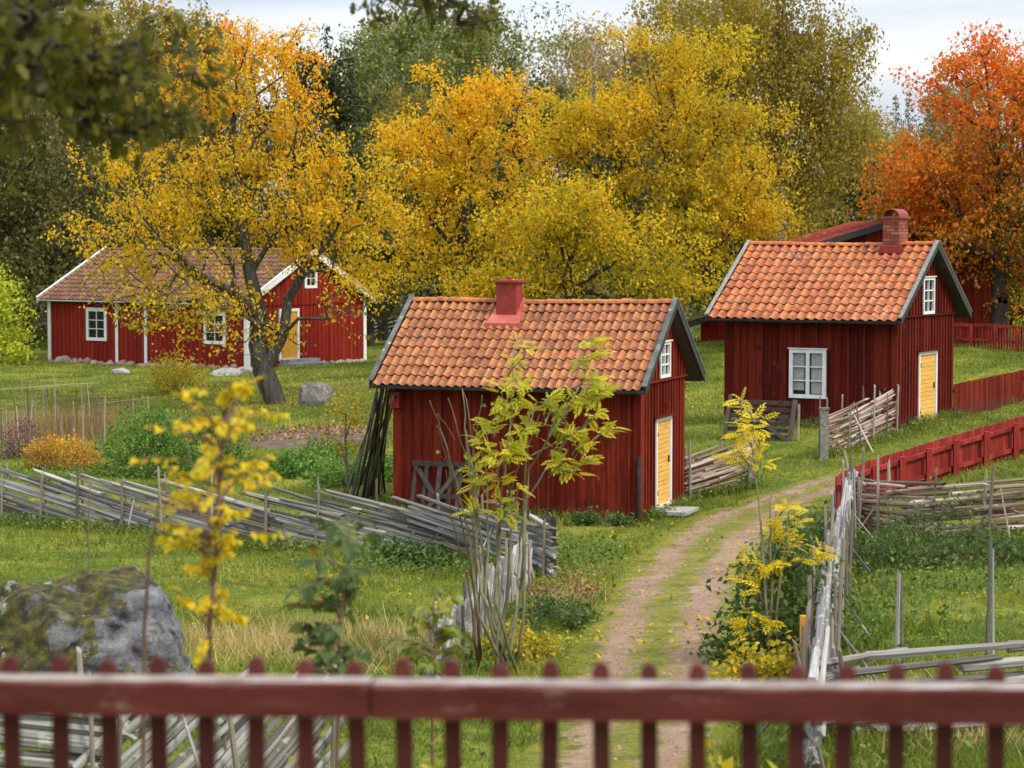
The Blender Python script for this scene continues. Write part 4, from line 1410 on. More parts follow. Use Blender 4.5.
# old gate leaning on the right cottage
p = gp(724, 441)
gt = thing('old_gate', 'old dark slatted gate with a diagonal brace leaning by the right cottage', 'gate', p, -B.a * .55)
gw, gh = 1.62, .98
def lg(x, z):
    return Vector((x, .30 * z / gh, z))
for k in range(6):
    z = .12 + k * .16
    MB().beam(lg(.05, z), lg(gw - .02, z - .03), .03, .10, Vector((0, 0, 1))).build('slat', 'dark_wood', gt)
MB().beam(lg(.0, -.02) + Vector((0, -.04, 0)), lg(.10, gh + .1) + Vector((0, -.04, 0)), .09, .04, Vector((0, -1, .3))).build('stile', 'dark_wood', gt)
MB().beam(lg(gw - .05, -.08) + Vector((0, -.04, 0)), lg(gw + .05, gh) + Vector((0, -.04, 0)), .11, .06, Vector((0, -1, .3))).build('stile', 'dark_wood', gt)
MB().beam(lg(.1, gh - .02) + Vector((0, -.075, 0)), lg(gw - .08, .02) + Vector((0, -.075, 0)), .09, .03, Vector((0, -1, .3))).build('brace', 'dark_wood', gt)
MB().beam(lg(gw + .18, -.06), lg(gw + .14, gh * .9), .05, .05, Vector((0, -1, .3))).build('prop', 'stake_wood', gt)
# bundle of poles leaning at the end of the middle cottage
p = gp(362, 497)
bd = thing('pole_bundle', 'tall bundle of thin poles leaning at the left end of the middle cottage', 'poles', p)
tp = at(388, 392, 47.6)
for k in range(24):
    a_ = p + Vector((rnd.gauss(0, .28), rnd.gauss(0, .25), 0))
    a_.z = g1(a_.x, a_.y)
    b_ = tp + Vector((rnd.gauss(0, .13), rnd.gauss(0, .15), rnd.uniform(-.25, .25)))
    put_pole('pole', a_, b_, rnd.uniform(.02, .034), rnd.choice(('stake_wood', 'dark_wood', 'stake_wood', 'fence_pole')), bd, p)

# ------------------------------------------------------------------ rocks
def boulder(name, label, p, r, mat, seed, sub=5):
    import bmesh
    bm = bmesh.new()
    bmesh.ops.create_icosphere(bm, subdivisions=sub, radius=1)
    rg = np.random.default_rng(seed)
    V = np.array([v.co[:] for v in bm.verts])
    fr = rg.normal(size=(10, 3)) * np.geomspace(1, 9, 10)[:, None]
    ph = rg.uniform(0, 6, 10)
    d = 1 + sum(.11 / (1 + k * .55) * np.sin(V @ fr[k] + ph[k]) for k in range(10))
    V = V * d[:, None]
    rid = sum(.055 / (1 + k) * np.abs(np.sin(V @ (fr[k] * 3.1) + ph[k] * 2)) for k in range(5))
    V = V * (1.04 - rid)[:, None]
    for nn_, cc_ in (((.1, -.1, 1), .74), ((.72, -.3, .62), .72), ((-.45, -.3, .85), .80), ((-.2, -1, .4), .78)):
        nn_ = unit(np.array(nn_))
        V = V - np.clip(V @ nn_ - cc_, 0, None)[:, None] * nn_ * .95
    pl = unit(rg.normal(size=(9, 3)) + [0, -.35, .35])
    for k in range(9):
        h = V @ pl[k]
        V = V - np.clip(h - rg.uniform(.62, .84), 0, None)[:, None] * pl[k] * .97
    f3 = rg.normal(size=(14, 3)) * rg.uniform(9, 26, (14, 1))
    p3 = rg.uniform(0, 6, 14)
    V = V * (1 + sum(.0075 * np.sin(V @ f3[k] + p3[k] + 2 * np.sin(V @ f3[k - 3] * .4)) for k in range(14)))[:, None]
    bed = V @ unit(np.array([.55, .1, .8]))
    V = V * (1 + .022 * np.sign(np.sin(bed * 17)) * (np.abs(np.sin(bed * 17)) ** .5))[:, None]
    for v, c_ in zip(bm.verts, V):
        v.co = Vector(c_ * np.array(r))
    me = bpy.data.meshes.new(name)
    bm.to_mesh(me)
    bm.free()
    me.materials.append(M[mat])
    return obj(name, me, None, p, label=label, category='rock')
p = at(62, 690, 24.5)
boulder('boulder', 'large mossy grey boulder with lichen at lower left', (p.x, 24.5, g1(p.x, 24.5) - .1), (1.85, 1.5, 2.05), 'boulder_rock', 5, 6)
p = gp(313, 406)
boulder('boulder', 'grey stone beside the foot of the golden cherry tree', p + Vector((0, .5, .15)), (.72, .6, .75), 'stone', 8, 3)
for px, py, r, lb in ((245, 373, .34, 'left of the cherry trunk'), (228, 376, .45, 'further left, below the second cottage window'), (120, 374, .3, 'under the corner of the long cottage, flat'), (452, 0, 0, '')):
    if r:
        p = gp(px, py)
        boulder('field_stone', 'low stone in the grass ' + lb, p + Vector((0, 0, .05)), (r * 1.5, r, r * .8), 'stone', px, 2)

# ------------------------------------------------------------------ trees
def mst(pts, trunk, bf=.35):
    """grow a branching skeleton: every point joins the nearest node, long ways back to the trunk cost more"""
    tr_ = [np.array(p, float) for p in trunk]
    nodes = list(tr_)
    par = [-1] + list(range(len(tr_) - 1))
    plen = [0.0]
    for i in range(1, len(tr_)):
        plen.append(plen[-1] + np.linalg.norm(tr_[i] - tr_[i - 1]))
    return nodes, par, plen
def grow(pts, trunks, bf=.35):
    """trunks: list of polylines; the first starts at the root, others start on an earlier node"""
    nodes, par, plen = [], [], []
    for ti, tk in enumerate(trunks):
        prev = -1
        if ti:
            d0 = [np.linalg.norm(np.array(tk[0]) - q) for q in nodes]
            prev = int(np.argmin(d0))
            tk = tk[1:]
        for p in tk:
            p = np.array(p, float)
            nodes.append(p)
            par.append(prev)
            plen.append(0 if prev < 0 else plen[prev] + np.linalg.norm(p - nodes[prev]))
            prev = len(nodes) - 1
    nt_ = len(nodes)
    N = np.zeros((nt_ + len(pts), 3))
    N[:nt_] = nodes
    n = len(pts)
    best = np.full(n, 1e9)
    bi = np.zeros(n, int)
    start = max(1, nt_ // 4)
    for j in range(start, nt_):
        c_ = np.linalg.norm(pts - N[j], axis=1) + bf * plen[j]
        m_ = c_ < best
        best[m_] = c_[m_]
        bi[m_] = j
    used = np.zeros(n, bool)
    for k in range(n):
        i = int(np.argmin(np.where(used, 1e9, best)))
        used[i] = True
        j = nt_ + k
        N[j] = pts[i]
        par.append(int(bi[i]))
        plen.append(plen[bi[i]] + np.linalg.norm(pts[i] - N[bi[i]]))
        c_ = np.linalg.norm(pts - pts[i], axis=1) + bf * plen[j]
        m_ = (c_ < best) & ~used
        best[m_] = c_[m_]
        bi[m_] = j
    return N, np.array(par), nt_
def wood(N, par, nt_, r_root, r_tip=.006, ex=2.3, n=5):
    m = len(N)
    acc = np.zeros(m)
    for i in range(m - 1, 0, -1):
        if acc[i] == 0:
            acc[i] = r_tip ** ex
        acc[par[i]] += acc[i]
    order = range(m)
    rad = np.maximum(acc, 1e-12) ** (1 / ex)
    # stretch so the root has the wanted girth
    k = math.log(r_root / r_tip) / max(1e-6, math.log(rad[0] / r_tip))
    rad = r_tip * (rad / r_tip) ** k
    ang = np.arange(n) * 2 * math.pi / n
    i = np.arange(1, m)
    P0, P1 = N[par[i]], N[i]
    r0, r1 = np.minimum(rad[par[i]], rad[i] * 1.35 + .002), rad[i]
    d = unit(P1 - P0)
    ref = np.where(np.abs(d[:, 2:3]) > .9, np.array([[1., 0, 0]]), np.array([[0, 0, 1.]]))
    e = unit(np.cross(d, ref))
    g = np.cross(d, e)
    ring = np.cos(ang)[None, :, None] * e[:, None] + np.sin(ang)[None, :, None] * g[:, None]
    A_ = (P0 - d * r0[:, None] * .3)[:, None] + ring * r0[:, None, None]
    B_ = (P1 + d * r1[:, None] * .3)[:, None] + ring * r1[:, None, None]
    V = np.concatenate([A_, B_], 1).reshape(-1, 3)
    b = (np.arange(len(i)) * 2 * n)[:, None, None]
    k_ = np.arange(n)
    Fq = (b + np.stack([k_, (k_ + 1) % n, n + (k_ + 1) % n, n + k_], 1)[None]).reshape(-1, 4)
    return V, Fq, rad
def quadmesh(name, V, Fq, mat, smooth=True):
    me = bpy.data.meshes.new(name)
    me.vertices.add(len(V))
    me.vertices.foreach_set('co', V.astype(np.float32).ravel())
    me.loops.add(Fq.size)
    me.loops.foreach_set('vertex_index', Fq.astype(np.int32).ravel())
    me.polygons.add(len(Fq))
    me.polygons.foreach_set('loop_start', np.arange(0, Fq.size, 4, dtype=np.int32))
    me.polygons.foreach_set('loop_total', np.full(len(Fq), 4, np.int32))
    me.polygons.foreach_set('use_smooth', np.full(len(Fq), smooth))
    me.materials.append(M[mat])
    me.update(calc_edges=True)
    return me
def crown_pts(ells, rg, clump=.55, per=5):
    """clumped points inside a set of ellipsoids (cx, cy, cz, rx, ry, rz, n)"""
    out_ = []
    for cx, cy, cz, rx, ry, rz, n in ells:
        k = max(1, n // per)
        d = unit(rg.normal(size=(k, 3))) * (rg.uniform(.05, 1, (k, 1)) ** .42)
        cen = np.array([cx, cy, cz]) + d * np.array([rx, ry, rz])
        out_.append((cen[:, None] + rg.normal(size=(k, per, 3)) * clump * np.array([1.15, 1.15, .5])).reshape(-1, 3))
    return np.concatenate(out_)
def make_tree(name, label, base, trunks, ells, rg, nleaf, lsize, lmat, bark, r_root, sig=.16, droop=.4, clump=.55, per=5, bf=.35, group=None, hang=0.0, cat='tree', flat=.5, r_tip=.006, crown_kind='stuff', thin=None):
    """coordinates of trunks and ells are world; the tree's Empty stands at base"""
    o_ = np.array(base[:])
    t = thing(name, label, cat, base, 0, group)
    pts = crown_pts(ells, rg, clump, per) - o_
    pts = pts[pts[:, 2] > .25]
    trs = [[np.array(p[:]) - o_ for p in tk] for tk in trunks]
    N, par, nt_ = grow(pts, trs, bf)
    V, Fq, rad = wood(N, par, nt_, r_root, r_tip)
    obj('trunk', quadmesh('trunk', V, Fq, bark), t)
    # leaves sit along the outer twigs
    tw = np.arange(nt_, len(N))
    wt_ = np.ones(len(tw))
    if thin:
        wt_ = np.clip((N[tw, 2] - thin[0]) / (thin[1] - thin[0]), thin[2], 1)
    ii = rg.choice(tw, nleaf, p=wt_ / wt_.sum())
    f_ = rg.uniform(0, 1, (nleaf, 1))
    cen = N[ii] * f_ + N[par[ii]] * (1 - f_)
    far = np.linalg.norm(N[ii] - N[par[ii]], axis=1) > 1.6
    cen[far] = N[ii[far]]
    cen = cen + rg.normal(size=(nleaf, 3)) * sig
    if hang:
        cen[:, 2] -= rg.exponential(hang, nleaf) * (rg.random(nleaf) < .8)
        ok = cen[:, 2] > .3
        cen = cen[ok]
    Lv = leaves(cen, lsize * rg.uniform(.65, 1.3, len(cen)), rg, droop, LEAF4, flat)
    obj('crown', npmesh('crown', Lv, lmat), t, kind=crown_kind)
    return t
def E(px, py, rx, ry, d, n, dy=0.0, deep=.9):
    p = at(px, py, d)
    k = d / F
    return (p.x, p.y + dy, p.z, rx * k, min(rx, 130) * k * deep, ry * k, n)
def W_(pts, d, dys=None):
    return [at(x, y, d) + Vector((0, (dys[i] if dys else 0), 0)) for i, (x, y) in enumerate(pts)]

# the golden cherry in front of the long cottage
rg = np.random.default_rng(3)
d = 77
base = gp(276, 403)
d = base.y
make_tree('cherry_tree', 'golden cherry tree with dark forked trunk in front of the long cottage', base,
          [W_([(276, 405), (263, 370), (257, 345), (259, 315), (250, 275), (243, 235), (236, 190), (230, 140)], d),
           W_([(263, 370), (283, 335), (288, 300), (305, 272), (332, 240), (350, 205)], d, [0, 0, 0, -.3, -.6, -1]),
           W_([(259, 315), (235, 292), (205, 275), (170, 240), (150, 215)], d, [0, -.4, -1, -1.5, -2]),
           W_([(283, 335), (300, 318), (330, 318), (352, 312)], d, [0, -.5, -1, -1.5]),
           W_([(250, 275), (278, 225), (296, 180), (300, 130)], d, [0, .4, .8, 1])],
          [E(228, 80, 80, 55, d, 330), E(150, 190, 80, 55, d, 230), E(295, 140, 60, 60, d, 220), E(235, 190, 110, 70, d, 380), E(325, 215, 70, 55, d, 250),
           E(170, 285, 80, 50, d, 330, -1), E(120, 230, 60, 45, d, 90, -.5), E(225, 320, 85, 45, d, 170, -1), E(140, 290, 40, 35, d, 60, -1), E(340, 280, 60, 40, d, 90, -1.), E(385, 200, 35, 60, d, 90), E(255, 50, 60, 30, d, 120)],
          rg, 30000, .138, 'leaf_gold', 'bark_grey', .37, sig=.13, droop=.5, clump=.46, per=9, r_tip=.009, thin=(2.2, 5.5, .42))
# the golden trees behind the middle cottage
d = 90
base = G(at(470, 300, d).x, d)
make_tree('cherry_tree', 'broad golden tree directly behind the middle cottage chimney', base,
          [[base, base + Vector((.1, 0, 1.5)), at(465, 260, d), at(460, 200, d), at(470, 140, d)], W_([(465, 260), (500, 210), (520, 160)], d), W_([(465, 260), (430, 220), (410, 180)], d)],
          [E(440, 115, 62, 55, d, 260), E(490, 160, 65, 75, d, 330), E(415, 190, 55, 60, d, 230), E(460, 245, 95, 55, d, 300), E(400, 275, 50, 35, d, 110), E(515, 105, 30, 35, d, 80)],
          rg, 26000, .15, 'leaf_gold2', 'bark_dark', .34, sig=.14, clump=.55, per=12)
d = 84
base = G(at(742, 300, d).x, d)
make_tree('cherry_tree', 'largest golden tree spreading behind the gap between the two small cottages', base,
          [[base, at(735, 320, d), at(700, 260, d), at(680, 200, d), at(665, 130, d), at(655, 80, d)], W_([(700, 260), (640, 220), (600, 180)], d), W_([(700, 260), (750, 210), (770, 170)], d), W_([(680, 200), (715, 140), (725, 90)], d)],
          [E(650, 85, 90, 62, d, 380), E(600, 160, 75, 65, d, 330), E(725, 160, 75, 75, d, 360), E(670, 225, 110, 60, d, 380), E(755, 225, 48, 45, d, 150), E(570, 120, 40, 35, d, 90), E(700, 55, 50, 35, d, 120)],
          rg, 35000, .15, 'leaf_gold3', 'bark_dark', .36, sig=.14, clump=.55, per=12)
d = 78
base = G(at(575, 320, d).x, d)
make_tree('cherry_tree', 'lower yellow-green tree behind the roof ridge of the middle cottage', base,
          [[base, at(577, 330, d), at(570, 290, d), at(560, 240, d)], W_([(570, 290), (620, 260), (650, 230)], d)],
          [E(560, 215, 60, 50, d, 200), E(600, 255, 80, 45, d, 240), E(520, 265, 50, 40, d, 120), E(680, 275, 40, 40, d, 120), E(480, 280, 50, 25, d, 70)],
          rg, 15000, .15, 'leaf_gold3', 'bark_dark', .24, sig=.18, clump=.5, per=10)
# the red tree
d = 80
base = G(at(1000, 300, d).x, d)
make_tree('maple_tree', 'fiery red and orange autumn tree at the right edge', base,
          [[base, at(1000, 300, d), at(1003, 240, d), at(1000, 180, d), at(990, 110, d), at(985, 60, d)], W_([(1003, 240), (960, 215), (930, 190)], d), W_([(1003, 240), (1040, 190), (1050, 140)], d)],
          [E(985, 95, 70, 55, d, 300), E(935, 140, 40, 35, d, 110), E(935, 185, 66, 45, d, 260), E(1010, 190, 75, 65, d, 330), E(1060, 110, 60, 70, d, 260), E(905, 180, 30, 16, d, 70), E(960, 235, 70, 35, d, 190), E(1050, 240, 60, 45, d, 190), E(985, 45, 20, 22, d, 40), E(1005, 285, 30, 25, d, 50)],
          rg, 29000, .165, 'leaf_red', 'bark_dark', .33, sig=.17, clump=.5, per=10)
# the tall weeping birch
d = 108
base = G(at(780, 300, d).x, d)
make_tree('weeping_birch', 'huge olive-gold weeping birch rising above the gap beside the sky', base,
          [[base, at(782, 250, d), at(778, 150, d), at(780, 60, d), at(776, -40, d), at(770, -110, d)]],
          [E(770, -20, 85, 90, d, 260), E(760, 80, 75, 80, d, 260), E(805, 60, 50, 70, d, 170), E(800, 150, 60, 60, d, 170), E(845, 25, 22, 18, d, 40), E(720, 40, 45, 50, d, 110), E(850, 130, 25, 30, d, 50), E(770, 200, 70, 50, d, 120)],
          rg, 52000, .17, 'leaf_olive', 'bark_birch', .42, sig=.2, clump=.5, per=5, hang=1.1, droop=.9, flat=.2)

# --- forest behind: kinds built once, then copied
def proto_points(kind, rg):
    """crowns for a tree of height 1"""
    if kind == 'birch':
        return [(0, 0, .62, .16, .16, .32, 220), (.03, 0, .40, .20, .2, .2, 130), (-.02, .02, .82, .10, .1, .16, 100)]
    if kind == 'aspen':
        return [(0, 0, .70, .12, .12, .26, 120), (.07, 0, .52, .10, .1, .14, 50), (-.08, .02, .60, .09, .09, .12, 50)]
    if kind == 'willow':
        return [(0, 0, .60, .24, .22, .34, 240), (.06, 0, .35, .25, .22, .22, 160), (-.1, 0, .4, .2, .2, .25, 110)]
    if kind == 'pine':
        return [(0, 0, .82, .13, .13, .14, 70), (.07, 0, .66, .13, .1, .06, 30), (-.08, .0, .58, .12, .1, .05, 25), (.02, .0, .5, .1, .1, .04, 20)]
HREF = 18.0
protos = {}
def make_proto(key, kind, lmat, bark, nleaf, lsize, seed, hang=0.0, sig=.25, r_root=.24):
    rg = np.random.default_rng(seed)
    if kind == 'spruce':
        mbV, cen, ax = [], [], []
        nodes = []
        Lv = []
        tv, tf = [], []
        Q = []
        for k in range(34):
            f_ = k / 33
            z = (.06 + .92 * f_) * HREF
            rr = (1 - f_) ** .8 * .17 * HREF + .1
            nb2 = 9 if f_ < .8 else 5
            for j in range(nb2):
                a = rg.uniform(0, 2 * math.pi)
                r_ = rr * rg.uniform(.7, 1.1)
                p0 = np.array([0, 0, z])
                p1 = np.array([math.cos(a) * r_, math.sin(a) * r_, z - r_ * rg.uniform(.15, .45) + .1])
                m = max(4, int(r_ * 11))
                tt_ = rg.uniform(.15, 1, (m, 1))
                c_ = p0 * (1 - tt_) + p1 * tt_ + rg.normal(size=(m, 3)) * .10
                Q.append(c_)
        cen = np.concatenate(Q)
        Lv = leaves(cen, .38 * rg.uniform(.6, 1.25, len(cen)), rg, .5, np.array([(0, 0, 0), (.45, .17, .02), (1, 0, -.12), (.45, -.17, .02)]), .45)
        tm = MB().tube([(0, 0, -.3), (0, 0, HREF * .5), (0, 0, HREF * .99)], [.22, .12, .01], 7).mesh('trunk', bark, True)
        protos[key] = (tm, npmesh('crown', Lv, lmat))
        return
    els = [(cx * HREF, cy * HREF, cz * HREF, rx * HREF, ry * HREF, rz * HREF, n) for cx, cy, cz, rx, ry, rz, n in proto_points(kind, rg)]
    pts = crown_pts(els, rg, .55, 5)
    tk = [np.array([rg.normal(0, .12) * (i > 0), rg.normal(0, .12) * (i > 0), HREF * z]) for i, z in enumerate((-.02, .1, .2, .3, .4, .5, .6, .7, .8, .9))]
    N, par, nt_ = grow(pts, [tk], .5)
    V, Fq, rad = wood(N, par, nt_, r_root, .009, n=5)
    tw = np.arange(nt_, len(N))
    ii = rg.choice(tw, nleaf)
    f_ = rg.uniform(.2, 1, (nleaf, 1))
    cen = N[ii] * f_ + N[par[ii]] * (1 - f_) + rg.normal(size=(nleaf, 3)) * sig
    if hang:
        cen[:, 2] -= rg.exponential(hang, nleaf)
    cen = cen[cen[:, 2] > .4]
    protos[key] = (quadmesh('trunk', V, Fq, bark), npmesh('crown', leaves(cen, lsize * rg.uniform(.6, 1.3, len(cen)), rg, .6, LEAF4, .35), lmat))
make_proto('birch_green', 'birch', 'leaf_birchgreen', 'bark_birch', 15000, .22, 21, .4)
make_proto('birch_gold', 'birch', 'leaf_olive', 'bark_birch', 15000, .22, 22, .5)
make_proto('birch_orange', 'birch', 'leaf_birchorange', 'bark_birch', 4200, .19, 23, .3)
make_proto('aspen', 'aspen', 'leaf_birchgreen', 'bark_birch', 1900, .21, 24, .15)
make_proto('willow', 'willow', 'leaf_greygreen', 'bark_dark', 16000, .22, 25, 1.2)
make_proto('leafy_dark', 'birch', 'leaf_darkgreen', 'bark_dark', 12000, .25, 26, .25)
make_proto('pine', 'pine', 'needle', 'bark_dark', 4200, .30, 27, 0, .3)
make_proto('spruce', 'spruce', 'needle', 'bark_dark', 0, 0, 28)
KIND = {'birch_green': ('birch_tree', 'pale green birch'), 'birch_gold': ('birch_tree', 'olive-gold birch'), 'birch_orange': ('birch_tree', 'thin orange-tinged birch'),
        'aspen': ('aspen_tree', 'tall sparse aspen'), 'willow': ('weeping_tree', 'grey-green weeping tree'), 'leafy_dark': ('leafy_tree', 'dark green leafy tree'),
        'pine': ('pine_tree', 'dark green pine'), 'spruce': ('spruce_tree', 'dark pointed spruce')}
forest = [  # kind, px, depth, top py, width factor, where
    ('willow', 25, 112, -30, 1.1, 'behind the left end of the long cottage'), ('willow', 105, 120, -5, 1.0, 'behind the long cottage, left of the cherry'),
    ('leafy_dark', -45, 110, -40, 1.2, 'at the extreme left edge'), ('leafy_dark', 150, 128, 10, 1.0, 'behind the cherry crown on the left'),
    ('birch_green', 70, 145, -60, 1.0, 'rising at the top left behind the oak leaves'), ('birch_green', 185, 150, 18, 1.0, 'showing between oak leaves and cherry top'),
    ('pine', 306, 128, 8, 1.1, 'right of the cherry top against the white sky'), ('spruce', 326, 136, 22, 1.0, 'beside the pine right of the cherry'),
    ('leafy_dark', 300, 122, 95, 1.2, 'low behind the right side of the cherry'), ('spruce', 352, 118, 62, 1.15, 'filling the gap between two golden trees'),
    ('birch_green', 378, 142, 2, 1.2, 'in the gap, left of the oak twig'), ('birch_green', 432, 134, -12, 1.3, 'below the overhanging oak twig'),
    ('birch_gold', 402, 122, 70, 1.1, 'just left of the broad golden tree top'), ('leafy_dark', 385, 116, 130, 1.2, 'low in the gap between golden trees'),
    ('birch_green', 490, 138, -15, 1.1, 'right of the oak twig'), ('aspen', 527, 134, -25, 1.2, 'left one against the bright sky'), ('aspen', 563, 138, -30, 1.2, 'right one against the bright sky'),
    ('spruce', 512, 120, 52, 1.1, 'below the aspens'), ('leafy_dark', 548, 124, 70, 1.1, 'low behind the largest golden tree on its left'),
    ('birch_orange', 598, 130, -5, 1.2, 'left of the pair above the largest golden tree'), ('birch_orange', 640, 126, -12, 1.2, 'right of the pair above the largest golden tree'),
    ('birch_gold', 686, 124, -40, 1.1, 'against the left side of the huge weeping birch'), ('leafy_dark', 620, 118, 90, 1.3, 'hidden low behind the largest golden tree'),
    ('birch_gold', 842, 122, 68, 1.2, 'at the right foot of the huge weeping birch'), ('leafy_dark', 862, 112, 150, 1.3, 'low above the ridge of the right cottage'),
    ('birch_gold', 872, 138, 96, 1.2, 'right of the weeping birch at the skyline'), ('spruce', 896, 190, 94, 1.1, 'left one on the far skyline'), ('spruce', 909, 186, 90, .9, 'tallest one on the far skyline'),
    ('birch_orange', 886, 170, 98, 1.3, 'low on the far skyline'), ('spruce', 928, 200, 108, 1.2, 'right one on the far skyline'), ('birch_gold', 905, 150, 128, 1.4, 'below the far skyline spruces'),
    ('birch_green', 944, 140, 70, 1.0, 'behind the left side of the red tree'), ('birch_green', 972, 150, 62, 1.0, 'behind the middle of the red tree'), ('leafy_dark', 1000, 118, 120, 1.4, 'low behind the red tree'),
    ('birch_green', 1045, 135, 30, 1.1, 'behind the red tree at the right edge'), ('leafy_dark', 925, 118, 175, 1.4, 'low left of the red tree'),
    ('leafy_dark', 240, 126, 120, 1.5, 'behind the middle of the long cottage roof'), ('leafy_dark', 440, 122, 140, 1.5, 'behind the broad golden tree'), ('leafy_dark', 500, 118, 150, 1.5, 'behind the yellow-green tree'),
    ('leafy_dark', 745, 122, 120, 1.6, 'hidden behind the weeping birch'), ('leafy_dark', 20, 118, 150, 1.6, 'low behind the left bush'), ('spruce', 690, 132, 60, 1.4, 'behind the largest golden tree on its right'),
    ('birch_gold', 640, 140, 20, 1.2, 'far behind the orange birches'), ('leafy_dark', 370, 112, 215, 1.6, 'low between the cherry and the broad golden tree'),
    ('leafy_dark', 90, 118, 120, 1.4, 'dark, straight above the long cottage left gable'), ('leafy_dark', 800, 125, 150, 1.5, 'dark, between weeping birch and barn'),
    ('birch_green', 215, 138, 5, 1.3, 'behind the very top of the cherry'), ('birch_gold', 130, 150, -30, 1.3, 'at the top left between oak leaves'), ('birch_green', 20, 140, -60, 1.3, 'in the top left corner, farthest back'), ('birch_gold', 740, 140, -40, 1.4, 'behind the middle of the weeping birch'), ('birch_green', 455, 150, 10, 1.4, 'far back below the oak twig'),
    ('birch_gold', 40, 126, -60, 1.5, 'tall, above the left end of the long cottage'), ('birch_gold', 172, 136, -15, 1.4, 'just left behind the cherry top'), ('birch_green', 405, 126, -8, 1.4, 'filling the gap above the first golden tree'), ('leafy_dark', 355, 130, 50, 1.4, 'dark, right of the sky gap beside the pine'), ('birch_green', 474, 128, 0, 1.4, 'behind the right half of the broad golden tree'), ('birch_gold', 590, 150, 10, 1.4, 'far back between aspens and orange birches'),
    ('leafy_dark', 1060, 112, 150, 1.5, 'dark, beyond the right edge')]
usedp = {}
for key, px, d, py, wf, where in forest:
    p = at(px, py, d)
    gb = g1(p.x, d)
    s_ = (p.z - gb) / HREF
    nm, lb = KIND[key]
    t = thing(nm, lb + ' ' + where, 'tree', (p.x, d, gb), rnd.uniform(0, 6.28), 'forest trees behind the cottages')
    sw = s_ * .5 + .5 * wf * max(.75, s_)
    t.scale = (sw, sw, s_)
    tm, cm = protos[key]
    obj('trunk', tm, t)
    obj('crown', cm, t, kind='stuff')

# undergrowth along the wood's edge
rg = np.random.default_rng(31)
n_ = 30000
dpt = rg.uniform(104, 150, n_)
px = rg.uniform(-160, 1180, n_)
x = (px - 512) / F * dpt
kx = np.round(x / 2.2) * 2.2
h = 1.2 + 2.2 * (np.sin(kx * 12.9898 + np.round(dpt / 4) * 78.233) * 43758.5453 % 1)
keep = ~((x > -22) & (x < -4) & (dpt < 112))
cen = np.stack([x, dpt, gz(x, dpt) + h * rg.uniform(0, 1, n_) ** .7], 1)[keep]
obj('undergrowth', npmesh('undergrowth', leaves(cen, .30 * rg.uniform(.6, 1.3, len(cen)), rg, .3), 'leaf_darkgreen'), kind='stuff', label='dark undergrowth along the edge of the wood', category='undergrowth')

# ------------------------------------------------------------------ the oak whose branches hang into the picture
rg = np.random.default_rng(41)
OAK = np.array([(0, 0, 0), (.12, .06, .01), (.25, .20, .03), (.36, .12, .02), (.52, .27, .04), (.66, .14, .01), (.80, .19, .0), (1, .0, -.06), (.80, -.19, .0), (.66, -.14, .01), (.52, -.27, .04), (.36, -.12, .02), (.25, -.20, .03), (.12, -.06, .01)])
ob_ = G(-5.6, 10.5)
d = 9.5
def oak_cluster(px, py, rx, ry, d, n, deep=.8):
    p = at(px, py, d)
    k = d / F
    return (p.x, p.y, p.z, rx * k, deep, ry * k, n)
ells = [oak_cluster(20, 35, 80, 60, 9.5, 130), oak_cluster(75, 75, 75, 40, 9.8, 120), oak_cluster(140, 115, 35, 35, 10.2, 60, .4), oak_cluster(130, 60, 45, 18, 10.0, 35, .4), oak_cluster(10, 135, 18, 35, 9.6, 30, .4),
        oak_cluster(-70, 20, 70, 90, 9.5, 130), oak_cluster(30, -60, 130, 45, 9.8, 130), oak_cluster(150, -70, 90, 35, 11, 60),
        oak_cluster(425, 6, 60, 22, 15.5, 55, .5), oak_cluster(478, 20, 24, 22, 15.8, 30, .35), oak_cluster(395, -5, 40, 14, 15.2, 25, .4), oak_cluster(430, -50, 130, 28, 15.5, 90, .7), oak_cluster(250, -95, 150, 30, 13, 70, .7), oak_cluster(-160, -40, 80, 90, 10, 110)]
z0 = ob_.z
make_tree('oak_tree', 'dark green oak whose blurred leafy branches hang in at the top left', ob_,
          [[ob_, Vector((-5.5, 10.5, z0 + 2)), Vector((-5.2, 10.5, z0 + 3.6)), Vector((-4.8, 10.6, z0 + 5)), Vector((-4.4, 10.7, z0 + 6.2))],
           [Vector((-5.2, 10.5, z0 + 3.6)), at(-90, 10, 10), at(0, 40, 9.7), at(70, 50, 9.9), at(118, 60, 10.1)],
           [Vector((-4.8, 10.6, z0 + 5)), at(0, -70, 10.5), at(150, -95, 11.5), at(290, -100, 13.5), at(400, -60, 15.3), at(470, -35, 15.6)]],
          ells, rg, 4300, .105, 'leaf_oak', 'bark_dark', .22, sig=.05, droop=.35, clump=.12, per=8, bf=.25, r_tip=.004)
# real lobed leaves on the oak
_t = [o_ for o_ in bpy.data.objects if o_.get('label', '').startswith('dark green oak')][0]
for ch_ in list(_t.children):
    if ch_.name.startswith('crown'):
        me = ch_.data
        V4 = np.empty(len(me.vertices) * 3, np.float32)
        me.vertices.foreach_get('co', V4)
        V4 = V4.reshape(-1, 4, 3)
        cen = V4[:, 0]
        ch_.data = npmesh('crown', leaves(cen, .078 * rg.uniform(.7, 1.25, len(cen)), rg, .35, OAK, .45), 'leaf_oak')

